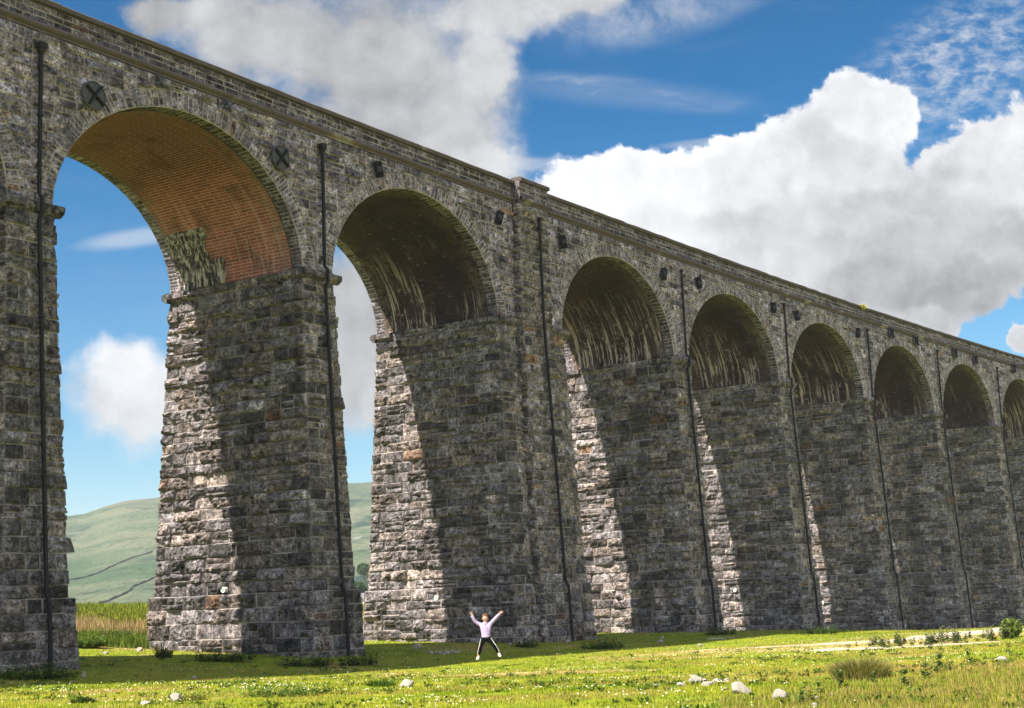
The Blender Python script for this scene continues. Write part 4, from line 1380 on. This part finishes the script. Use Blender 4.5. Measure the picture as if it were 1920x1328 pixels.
G1, G2, G3, GB = (.055, .105, .018), (.085, .135, .02), (.12, .16, .03), (.17, .135, .06)


def plant(name, me, px, py, label, cat, group=None, sc=1.0, rz=0.0):
    x, y, z = at(px, py)
    o = link(name, me, None, (x, y, z - .01)); o.scale = (sc,) * 3; o.rotation_euler = (0, 0, rz)
    return tag(o, label, cat, group)


plant('rush_tussock', tuft_mesh('rush_tussock', 2600, .52, .22, .52, [(.22, .19, .055), (.17, .19, .035), (.10, .13, .02), (.30, .23, .10)], .006, .9, .7), 1615, 1274, 'wide brown-tipped rush tussock standing alone in the turf at lower right', 'rush')
plant('grass_tuft', tuft_mesh('grass_tuft', 500, .36, .10, .24, [(.05, .10, .012), (.08, .14, .018)], .008, .9), 714, 1287, 'dark green grass tuft just left of a pale boulder', 'grass tuft')
plant('grass_tuft', tuft_mesh('grass_tuft', 420, .30, .3, .62, [(.045, .06, .018), (.075, .07, .03)], .008, .8), 308, 1234, 'tall dark rush tuft against the lit foot of the second pier', 'grass tuft')
plant('weed_patch', weed_mesh('weed_patch', 150, 1.0, .10, .30, .09, [G2, G3, G1], 14, .9), 535, 1305, 'sprawling leafy weed patch in the sun before the second pier', 'weeds')
plant('weed_patch', weed_mesh('weed_patch', 60, .7, .08, .22, .09, [G2, G3], 12, .8), 440, 1283, 'low leafy weeds at the sunlit edge left of the larger patch', 'weeds')
plant('weed_patch', weed_mesh('weed_patch', 55, .42, .08, .28, .07, [G1, G2, GB], 14, .8), 352, 1314, 'brownish green weed clump behind a boulder at lower left', 'weeds')
plant('weed_patch', weed_mesh('weed_patch', 48, .26, .06, .16, .1, [G1, (.04, .07, .015)], 12, .8), 155, 1319, 'small dark weed clump in the turf at lower far left', 'weeds')
# nettles along the shaded pier feet
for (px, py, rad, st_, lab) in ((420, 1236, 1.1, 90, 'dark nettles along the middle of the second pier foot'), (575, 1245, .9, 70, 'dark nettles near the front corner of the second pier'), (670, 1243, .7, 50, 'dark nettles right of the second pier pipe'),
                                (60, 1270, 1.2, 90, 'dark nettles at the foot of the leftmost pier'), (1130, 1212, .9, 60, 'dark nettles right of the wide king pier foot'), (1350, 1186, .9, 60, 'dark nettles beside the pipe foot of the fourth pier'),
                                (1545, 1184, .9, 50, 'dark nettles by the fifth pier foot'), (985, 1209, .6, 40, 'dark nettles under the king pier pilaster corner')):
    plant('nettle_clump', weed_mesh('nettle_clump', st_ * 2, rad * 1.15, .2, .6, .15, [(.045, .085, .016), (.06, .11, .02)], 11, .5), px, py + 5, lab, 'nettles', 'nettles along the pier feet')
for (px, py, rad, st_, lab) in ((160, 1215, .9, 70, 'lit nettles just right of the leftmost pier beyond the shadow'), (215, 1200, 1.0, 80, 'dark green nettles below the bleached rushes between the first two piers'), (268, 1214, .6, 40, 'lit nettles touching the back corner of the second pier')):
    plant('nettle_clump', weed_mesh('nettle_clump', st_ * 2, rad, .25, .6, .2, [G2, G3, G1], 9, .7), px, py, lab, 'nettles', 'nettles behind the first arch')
TH = [(.10, .125, .05), (.075, .11, .03), (.13, .15, .06)]
tm = [weed_mesh('thistle', 5, .08, .35, .6, .17, TH, 16), weed_mesh('thistle', 7, .11, .3, .7, .17, TH, 15), weed_mesh('thistle', 3, .05, .25, .45, .14, TH, 14)]
TL = []
rr = random.Random(4)
for k in range(70):
    f = rr.random()
    px = 1635 + 270 * f + rr.uniform(-5, 5); py = 1213 - 17 * f + rr.uniform(-5, 5)
    TL.append((px, py, rr.choice(tm), rr.uniform(.5, .95)))
for (px, py) in ((1590, 1222), (1607, 1213), (1745, 1217), (1762, 1233), (1765, 1253), (1757, 1262), (1780, 1258), (1845, 1248), (1890, 1225), (1895, 1242), (1700, 1287), (1737, 1272), (1580, 1290), (1540, 1303), (1500, 1322), (1520, 1318), (1568, 1270), (1640, 1283), (1820, 1243)):
    TL.append((px, py, tm[2], rr.uniform(.7, 1.1)))
for k, (px, py, me, sc) in enumerate(TL):
    plant('thistle', me, px, py, 'grey-green thistle growing in the strip along the gravel track' if k < 70 else 'low thistle scattered in the turf below the gravel track', 'thistle', 'thistles along the track' if k < 70 else 'thistles in the turf', sc, rr.uniform(0, 6.28))
# small shrub at the right edge: stem and crown
x, y, z = at(1898, 1196)
sh = empty('shrub', (x, y, z)); tag(sh, 'rounded pale green shrub at the far end of the thistle strip', 'shrub')
link('crown', mesh_np('crown', *leaf_cloud(520, .08, (0, 0, .36), (.42, .36, .34), [G3, (.15, .19, .05), G2])[:2], [M_LEAF], leaf_cloud(520, .08, (0, 0, .36), (.42, .36, .34), [G3, (.15, .19, .05), G2])[2], 'tint'), sh)
bmx = bmesh.new(); bmesh.ops.create_cone(bmx, cap_ends=True, segments=7, radius1=.05, radius2=.025, depth=.6)
me = bpy.data.meshes.new('stem'); bmx.to_mesh(me); bmx.free()
M_BARK = plain('bark', (.10, .075, .05), .9, .3, 9, .1, bump=.5)
me.materials.append(M_BARK); link('stem', me, sh, (0, 0, .25))
# yellow weed rooted in the parapet
d, nn = arch_dir[4]; d6, n6 = arch_dir[4]
ry = pix_ray(1617, 578); cc = cen[4]; tq = float(np.dot(cc + n6 * .25, n6) / np.dot(ry[:2], n6)); pw_ = ry * tq
o = link('wall_weed', mesh_np('wall_weed', *leaf_cloud(120, .12, (0, 0, .1), (.36, .2, .22), [(.42, .40, .08), (.30, .32, .06)])[:2], [M_LEAF], np.tile([.40, .38, .08, 1], (480, 1)), 'tint'), None, (pw_[0], pw_[1], EYE + pw_[2]))
tag(o, 'yellow flowering weed rooted in the viaduct parapet', 'weed')


# far trees beyond the second arch
def far_tree(px, base_py, dist, hgt, wid_, label, seed):
    rs = np.random.default_rng(seed)
    d_ = pix_ray(px, base_py); d_ = d_ / d_[1]
    x, y = d_[0] * dist, dist
    z = max(float(hill_h(np.array([x]), np.array([y]))[0] - .6) if y > 420 else -9, th(x, y)) - .2
    r = empty('tree', (x, y, z)); tag(r, label, 'tree', 'trees at the foot of the far hill')
    bmt = bmesh.new()
    bmesh.ops.create_cone(bmt, cap_ends=True, segments=8, radius1=.35, radius2=.12, depth=hgt * .7, matrix=Matrix.Translation((0, 0, hgt * .35)))
    for k in range(5):
        a = k * 1.256 + seed; m_ = Matrix.Translation((0, 0, hgt * (.3 + .08 * k))) @ Matrix.Rotation(a, 4, 'Z') @ Matrix.Rotation(.9, 4, 'Y') @ Matrix.Translation((0, 0, wid_ * .35))
        bmesh.ops.create_cone(bmt, cap_ends=True, segments=5, radius1=.12, radius2=.04, depth=wid_ * .7, matrix=m_)
    me_ = bpy.data.meshes.new('trunk'); bmt.to_mesh(me_); bmt.free(); me_.materials.append(M_BARK)
    link('trunk', me_, r)
    parts = []
    for k in range(9):
        c = (rs.normal(0, wid_ * .3), rs.normal(0, wid_ * .3), hgt * rs.uniform(.35, .85)); s = wid_ * rs.uniform(.25, .45)
        tn = [(.05, .085, .035), (.065, .105, .04), (.04, .07, .03)]
        parts.append(leaf_cloud(320, .42, c, (s, s, s * .8), tn, rs))
    v_, f_, c_ = join(parts)
    link('crown', mesh_np('crown', v_, f_, [M_LEAF], c_, 'tint'), r)


far_tree(676, 1136, 430, 8.5, 4.6, 'dark rounded tree glimpsed between the second and third piers, leftmost', 1)
far_tree(690, 1136, 440, 7.2, 4.2, 'tallest dark tree glimpsed between the second and third piers', 2)
far_tree(668, 1130, 470, 6.5, 4.2, 'lower bushy tree at the left of the distant clump', 3)
far_tree(684, 1118, 560, 8.0, 5.5, 'pale distant tree on the slope above the dark clump', 4)
far_tree(702, 1118, 540, 7.5, 5.0, 'distant tree on the slope half hidden behind the king pier', 5)

# white cottage at the tree foot
d_ = pix_ray(690, 1137); d_ = d_ / d_[1]
hx_, hy_ = d_[0] * 400, 400.0
ho = empty('cottage', (hx_, hy_, th(hx_, hy_) + .9)); tag(ho, 'tiny white cottage at the foot of the distant trees', 'house')
M_WHITE, M_SLATE, M_GLASS = plain('whitewash', (.75, .74, .70), .8, .05, 1), plain('slate_roof', (.12, .125, .14), .7, .2, 2), plain('dark_glass', (.02, .025, .03), .15, .1, 1)


def boxmesh(name, sx, sy, z0, z1, m_, gable=0.0):
    V_ = [(-sx, -sy, z0), (sx, -sy, z0), (sx, sy, z0), (-sx, sy, z0), (-sx, -sy, z1), (sx, -sy, z1), (sx, sy, z1), (-sx, sy, z1)]
    F_ = [(0, 3, 2, 1), (0, 1, 5, 4), (1, 2, 6, 5), (2, 3, 7, 6), (3, 0, 4, 7), (4, 5, 6, 7)]
    me_ = bpy.data.meshes.new(name); me_.from_pydata(V_, [], F_); me_.materials.append(m_); return me_


link('wall', boxmesh('wall', 3.2, 2.2, -2.2, 2.2, M_WHITE), ho)
me = bpy.data.meshes.new('roof')
me.from_pydata([(-3.5, -2.5, 2.15), (3.5, -2.5, 2.15), (3.5, 2.5, 2.15), (-3.5, 2.5, 2.15), (-3.5, 0, 3.9), (3.5, 0, 3.9)], [], [(0, 1, 5, 4), (2, 3, 4, 5), (0, 4, 3), (1, 2, 5), (0, 3, 2, 1)])
me.materials.append(M_SLATE); rf = link('roof', me, ho)
link('chimney', boxmesh('chimney', .35, .35, 3.2, 4.7, M_WHITE), rf, (2.6, 0, 0))
for wx in (-1.6, 1.4):
    link('window', boxmesh('window', .45, .05, .2, 1.3, M_GLASS), ho, (wx, -2.22, 0))


# ------------------------------------------------------------------ rocks
def rock_material():
    m, t = mat('limestone')
    p = t.pos()
    c = t.mix(t.noise(p, 5, 7, .7), (.18, .165, .145), (.38, .35, .305))
    c = t.mix(t.m('MULTIPLY', t.rng(t.noise(p, 11, 5, .7), .56, .68), .7), c, (.15, .13, .11))
    t.out_bsdf(c, .9, t.bump(t.noise(p, 18, 7, .7), .7, .04), .15)
    return m


M_ROCK = rock_material()


def rock(px, py, wpx, ratio, label, seed, group=None, name='boulder', depth=.8):
    x, y, z = at(px, py)
    w = wpx * y / F_PX / 2
    bmr = bmesh.new(); bmesh.ops.create_icosphere(bmr, subdivisions=3, radius=1.0)
    rs = random.Random(seed)
    planes = []
    for k in range(9):
        v = Vector((rs.gauss(0, 1), rs.gauss(0, 1), rs.gauss(0, .8))).normalized(); planes.append((v, rs.uniform(.55, .9)))
    co = np.array([v.co for v in bmr.verts])
    nz = fbm3(co * 1.6 + seed * 7.1, 4, seed)
    for v, f in zip(bmr.verts, nz):
        p = v.co * (.8 + .45 * f)
        for nrm, lim in planes:
            e = p.dot(nrm) - lim
            if e > 0: p -= nrm * e * .92
        v.co = p
    zs = [v.co.z for v in bmr.verts]; xs_ = [v.co.x for v in bmr.verts]
    sx = 2 * w / (max(xs_) - min(xs_)); hh = 2 * w * ratio
    for v in bmr.verts: v.co = Vector((v.co.x * sx, v.co.y * sx * depth, (v.co.z - min(zs)) / (max(zs) - min(zs)) * hh * 1.4 - hh * .42))
    me_ = bpy.data.meshes.new(name); bmr.to_mesh(me_); bmr.free(); me_.materials.append(M_ROCK)
    o = link(name, me_, None, (x, y, z)); o.rotation_euler = (0, 0, 0)
    return tag(o, label, 'boulder' if name == 'boulder' else 'stone', group)


RK = [(763, 1288, 28, .5, 'oblong cream boulder right of a dark grass tuft in the sunny turf', 11), (1387, 1302, 36, .62, 'large angular boulder alone at the lower right, biggest in the turf', 12), (1462, 1312, 32, .6, 'pale knobbly boulder right of the largest angular one', 13),
      (1305, 1280, 26, .55, 'whitest boulder at the left end of the small stone cluster', 14), (1322, 1281, 14, .6, 'small stone wedged against the whitest cluster boulder', 15), (1327, 1287, 22, .4, 'flat brownish stone at the front of the cluster', 16), (1345, 1281, 20, .42, 'flat pale stone in the middle of the cluster', 17), (1363, 1279, 12, .55, 'small round stone at the right end of the cluster', 18),
      (1277, 1287, 17, .4, 'low half buried stone left of the stone cluster', 19), (1234, 1287, 20, .22, 'flat slab nearly level with the turf, left of the cluster', 20), (1359, 1294, 12, .35, 'tiny flat stone between the cluster and the largest boulder', 21),
      (1880, 1241, 21, .5, 'pale flat-topped boulder near the right edge of the turf', 22), (330, 1316, 22, .75, 'pinkish boulder before a brown weed clump at lower left', 23), (272, 1322, 18, .4, 'white flat stone at the lower left corner of the turf', 24),
      (156, 1270, 10, 1.2, 'upright grey stone in the shade right of the leftmost pier', 25), (199, 1227, 11, .5, 'white stone in sunlit grass between the first two piers', 26), (262, 1221, 12, .6, 'stone in nettles by the back corner of the second pier', 27),
      (783, 1216, 15, .7, 'angular boulder standing in the shade left of the jumping person', 28), (679, 1213, 9, .9, 'stone against the right foot of the second pier', 29), (1531, 1311, 9, .8, 'small white stone near the thistles at bottom right', 30), (1529, 1326, 12, .7, 'small white stone cut by the bottom edge', 31), (1559, 1305, 7, .7, 'tiny white stone right of another small white one', 32),
      (1242, 1198, 8, .6, 'small white stone in the shade before the fourth pier', 33), (1238, 1206, 14, .45, 'dark humped stone in the shade below a small white one', 34), (1313, 1212, 11, .4, 'pinkish stone at the shadow edge before the fourth pier', 35), (958, 1211, 9, .6, 'small stone at the foot of the king pier behind the jumping person', 36),
      (1400, 1178, 13, .4, 'flat stone in the grass by the fifth pier foot', 37), (1426, 1178, 7, .7, 'round brown stone by the fifth pier foot', 38), (1065, 1205, 12, .4, 'low stone at the pipe foot of the king pier', 39), (363, 1273, 9, .6, 'pinkish stone at the sunlit shadow edge before the second pier', 40)]
for k in RK: rock(*k[:5], k[5])
for k, (px, py, w) in enumerate(((808, 1227, 11), (817, 1225, 7), (826, 1226, 10), (838, 1227, 12), (848, 1223, 8), (853, 1226, 9), (860, 1224, 7), (832, 1229, 6), (545, 1249, 6), (556, 1250, 6))):
    rock(px, py, w, .6, 'loose grey stone lying in the shade left of the jumping person' if k < 8 else 'tiny white stone in the shade before the second pier', 60 + k, 'loose stones in the shade' if k < 8 else 'tiny stones by the second pier', 'stone')

# ------------------------------------------------------------------ round marker discs on the piers
M_DISC, M_DISC2 = plain('white_enamel', (.62, .64, .60), .5, .1), plain('green_grey_paint', (.22, .30, .25), .5, .1)


def marker(i, px, py, lab):
    d, nn = pier_dir[i]; c = cen[i]; r = pix_ray(px, py)
    # plane of the left reveal with its batter
    dd = np.array([d[0], d[1], -BD]); kk_ = float(np.dot(c, d)) - hw0(i) - BD * HSP - (.16 if py > 1125 - (.04 * px) + 30 else 0.0)
    o3 = np.array([0, 0, EYE]); tt2 = (kk_ - o3 @ dd) / (r @ dd); Pm = o3 + r * tt2
    e1, e3, e2 = np.array([nn[0], nn[1], 0]), np.array([-d[0], -d[1], 0]), np.array([0, 0, 1.0])
    root = None
    for (nm, rad, z0, z1, m_) in (('marker_disc', .125, .1, .3, M_DISC), ('centre', .075, .3, .305, M_DISC2)):
        V_, F_ = [], []; q = 20
        for z in (z0, z1):
            for k in range(q): V_.append(Pm + (e1 * math.cos(6.2832 * k / q) + e2 * math.sin(6.2832 * k / q)) * rad + e3 * z)
        V_.append(Pm + e3 * z1)
        me_ = bpy.data.meshes.new(nm)
        me_.from_pydata([tuple(v) for v in V_], [], [(k, (k + 1) % q, q + (k + 1) % q, q + k) for k in range(q)] + [(q + k, q + (k + 1) % q, 2 * q) for k in range(q)])
        me_.materials.append(m_)
        o = link(nm, me_, root)
        if root is None: root = o; tag(o, lab, 'marker', 'round markers on the piers')


marker(1, 427, 1106, 'small round white marker on the second pier at the shadow edge')
marker(2, 824, 1121, 'small round white marker on the king pier above and left of the jumping person')
marker(3, 1184, 1109, 'small round white marker on the fourth pier at the shadow edge')
marker(4, 1381, 1107, 'small round white marker on the fifth pier near the lit strip')
marker(5, 1545, 1130, 'small round white marker on the sixth pier, farthest along')
# ------------------------------------------------------------------ the jumping person
def skin_mesh(name, nodes, edges, m_, sub=2, root=0, extra=None):
    """continuous limb surface grown from joints (x, y, z, r)"""
    K = 1.17
    me_ = bpy.data.meshes.new(name)
    me_.from_pydata([(a * K, b * K, c * K) for a, b, c, *_ in nodes], edges, [])
    o = bpy.data.objects.new(name + '_build', me_); COL.objects.link(o)
    sk = o.modifiers.new('skin', 'SKIN'); sk.use_smooth_shade = True
    ss = o.modifiers.new('sub', 'SUBSURF'); ss.levels = ss.render_levels = sub
    for k, nd in enumerate(nodes):
        r = nd[3] * K; ry_ = (nd[4] if len(nd) > 4 else nd[3]) * K
        me_.skin_vertices[0].data[k].radius = (r, ry_)
    me_.skin_vertices[0].data[root].use_root = True
    dg = bpy.context.evaluated_depsgraph_get(); dg.update()
    out = bpy.data.meshes.new_from_object(o.evaluated_get(dg))
    out.name = name
    bpy.data.objects.remove(o); bpy.data.meshes.remove(me_)
    out.materials.clear(); out.materials.append(m_)
    for p_ in out.polygons: p_.use_smooth = True
    return out


M_SKIN = plain('skin', (.58, .34, .25), .6, .08, 20)
M_HOOD = plain('lilac_fleece', (.43, .33, .57), .9, .12, 14, .1, bump=.4)
M_LEG = plain('black_leggings', (.006, .006, .007), .9, .2, 20, .03)
M_SHOE = plain('white_trainers', (.78, .78, .76), .6, .08, 20)
M_HAIR = plain('auburn_hair', (.085, .035, .018), .6, .3, 30)
M_EYE = plain('eye_dark', (.02, .015, .012), .3, .1, 20)
M_LIP = plain('lips', (.40, .12, .10), .5, .1, 20)

gx_, gy_, gz_ = at(913, 1250)
PR = empty('person', (gx_, gy_, gz_ + .24)); PR.empty_display_size = .2
tag(PR, 'person in lilac hoodie and black leggings jumping with arms and legs flung wide', 'person')
nodes = [(0, 0, .74, .085), (0, .005, .90, .085), (0, .01, 1.08, .095), (0, .01, 1.19, .045), (0, -.005, 1.255, .05), (0, -.005, 1.305, .09, .095), (0, .0, 1.375, .10, .105), (0, .005, 1.44, .072, .078)]
edges = [(0, 1), (1, 2), (2, 3), (3, 4), (4, 5), (5, 6), (6, 7)]


def chain(start, pts):
    k = start
    for p_ in pts:
        nodes.append(p_); edges.append((k, len(nodes) - 1)); k = len(nodes) - 1
    return k


ARM = {-1: [(-.14, .01, 1.155, .05), (-.24, .01, 1.175, .038), (-.335, -.01, 1.25, .036), (-.39, -.04, 1.36, .03), (-.43, -.06, 1.455, .022)],
       1: [(.14, .01, 1.155, .05), (.23, .01, 1.22, .038), (.335, -.01, 1.325, .036), (.41, -.04, 1.40, .03), (.485, -.06, 1.47, .022)]}
LEGS = {-1: [(-.085, 0, .68, .075), (-.13, -.01, .55, .065), (-.175, -.03, .42, .048), (-.215, 0, .30, .046), (-.255, .02, .165, .03), (-.27, .02, .12, .028), (-.30, -.06, .06, .03), (-.325, -.12, .025, .026)],
        1: [(.085, 0, .68, .075), (.165, -.01, .57, .065), (.255, -.03, .46, .048), (.325, 0, .34, .046), (.395, .02, .22, .03), (.41, .02, .19, .028), (.44, -.06, .13, .03), (.47, -.12, .09, .026)]}
for s_ in (-1, 1):
    w_ = chain(2, ARM[s_])
    a_ = np.array(ARM[s_][-1][:3]); dirn = a_ - np.array(ARM[s_][-2][:3]); dirn /= np.linalg.norm(dirn)
    side = np.cross(dirn, [0, -1, 0]); side /= np.linalg.norm(side); side *= (1 if np.dot(side, [0, 0, 1]) > 0 else -1)
    palm = a_ + dirn * .045
    pk = chain(w_, [(*palm, .026, .014)])
    for off_, ln in ((-.024, .052), (-.008, .062), (.008, .058), (.023, .046)):
        b_ = palm + dirn * .03 + side * off_; t1 = b_ + dirn * ln * .55 + side * off_ * .5; t2 = b_ + dirn * ln + side * off_ * .8 + np.array([0, -.012, 0])
        chain(pk, [(*b_, .009), (*t1, .008), (*t2, .0065)])
    b_ = a_ + dirn * .02 + side * .026; t1 = b_ + dirn * .018 + side * .024; t2 = t1 + dirn * .026 + side * .012
    chain(pk, [(*b_, .010), (*t1, .009), (*t2, .007)])
    chain(0, LEGS[s_])
link('body', skin_mesh('body', nodes, edges, M_SKIN), PR)
# hoodie
nodes = [(0, 0, .69, .155, .115), (0, .005, .76, .16, .12), (0, .005, .93, .15, .115), (0, .01, 1.08, .145, .11), (0, .01, 1.165, .09, .08), (0, .012, 1.205, .06, .06)]
edges = [(k, k + 1) for k in range(5)]
for s_ in (-1, 1):
    ps = [(x, y, z, r + .026) for x, y, z, r in ARM[s_]]
    ps[0] = (*ps[0][:3], .08)
    chain(3, ps)
hd = link('hoodie', skin_mesh('hoodie', nodes, edges, M_HOOD, root=2), PR)
nodes = [(-.075, .03, 1.20, .035), (-.04, -.045, 1.185, .03), (0, -.075, 1.165, .026), (.04, -.045, 1.185, .03), (.075, .03, 1.20, .035), (0, .085, 1.20, .045)]
link('hood', skin_mesh('hood', nodes, [(0, 1), (1, 2), (2, 3), (3, 4), (4, 5), (5, 0)], M_HOOD, root=5), hd)
# leggings, their pale side stripes, shoes
nodes = [(0, 0, .84, .115, .09), (0, 0, .72, .125, .10)]; edges = [(0, 1)]
for s_ in (-1, 1): chain(1, [(x, y, z, r + .010) for x, y, z, r in LEGS[s_][:5]])
lg = link('leggings', skin_mesh('leggings', nodes, edges, M_LEG, root=1), PR)
for s_ in (-1, 1):
    nodes, edges = [], []
    for k, (x, y, z, r) in enumerate(LEGS[s_][:5]):
        nodes.append((x + s_ * (r + .012) * .92, y - .02, z + (r + .01) * .25, .009))
        if k: edges.append((k - 1, k))
    link('side_stripe', skin_mesh('side_stripe', nodes, edges, M_SHOE, 1), lg)
    L5 = LEGS[s_]
    nodes = [(*L5[5][:2], L5[5][2] + .01, .042), (L5[5][0] + s_ * .002, L5[5][1] + .02, L5[5][2] - .045, .045), (*L5[6][:2], L5[6][2] - .005, .046, .036), (*L5[7][:3], .040, .030)]
    link('shoe', skin_mesh('shoe', nodes, [(0, 1), (1, 2), (2, 3)], M_SHOE, 2, root=1), PR)


def ball(name, c, r, m_, parent, sub=2, cut=None):
    bmq = bmesh.new(); bmesh.ops.create_icosphere(bmq, subdivisions=sub, radius=1)
    for v in bmq.verts: v.co = Vector((c[0] + v.co.x * r[0], c[1] + v.co.y * r[1], c[2] + v.co.z * r[2])) * 1.17
    if cut: bmesh.ops.delete(bmq, geom=[v for v in bmq.verts if cut(v.co / 1.17)], context='VERTS')
    me_ = bpy.data.meshes.new(name); bmq.to_mesh(me_); bmq.free(); me_.materials.append(m_)
    for p_ in me_.polygons: p_.use_smooth = True
    return link(name, me_, parent)


ball('hair', (0, .022, 1.39), (.12, .115, .115), M_HAIR, PR, 3, lambda c: c.y < -.045 and c.z < 1.415)
for s_ in (-1, 1):
    ball('eye', (s_ * .034, -.098, 1.352), (.014, .008, .007), M_EYE, PR)
    ball('ear', (s_ * .1, .0, 1.335), (.012, .02, .028), M_SKIN, PR)
ball('nose', (0, -.106, 1.325), (.013, .016, .018), M_SKIN, PR)
ball('mouth', (0, -.093, 1.285), (.026, .010, .010), M_LIP, PR)

# ------------------------------------------------------------------ air
bmh = bmesh.new(); bmesh.ops.create_cube(bmh, size=1.0)
for v in bmh.verts: v.co = Vector((v.co.x * 9600, 2300 + v.co.y * 5400, (v.co.z + .5) * 215 - 40))
me = bpy.data.meshes.new('haze'); bmh.to_mesh(me); bmh.free()
hm = bpy.data.materials.new('haze'); hm.use_nodes = True
t = NT(hm.node_tree)
pv = t.new('ShaderNodeVolumePrincipled'); pv.inputs['Density'].default_value = .00011; pv.inputs['Color'].default_value = (.80, .88, 1.0, 1); pv.inputs['Anisotropy'].default_value = 0.0
t.l.new(pv.outputs[0], t.new('ShaderNodeOutputMaterial').inputs['Volume'])
me.materials.append(hm)
tag(link('haze', me), kind='stuff')
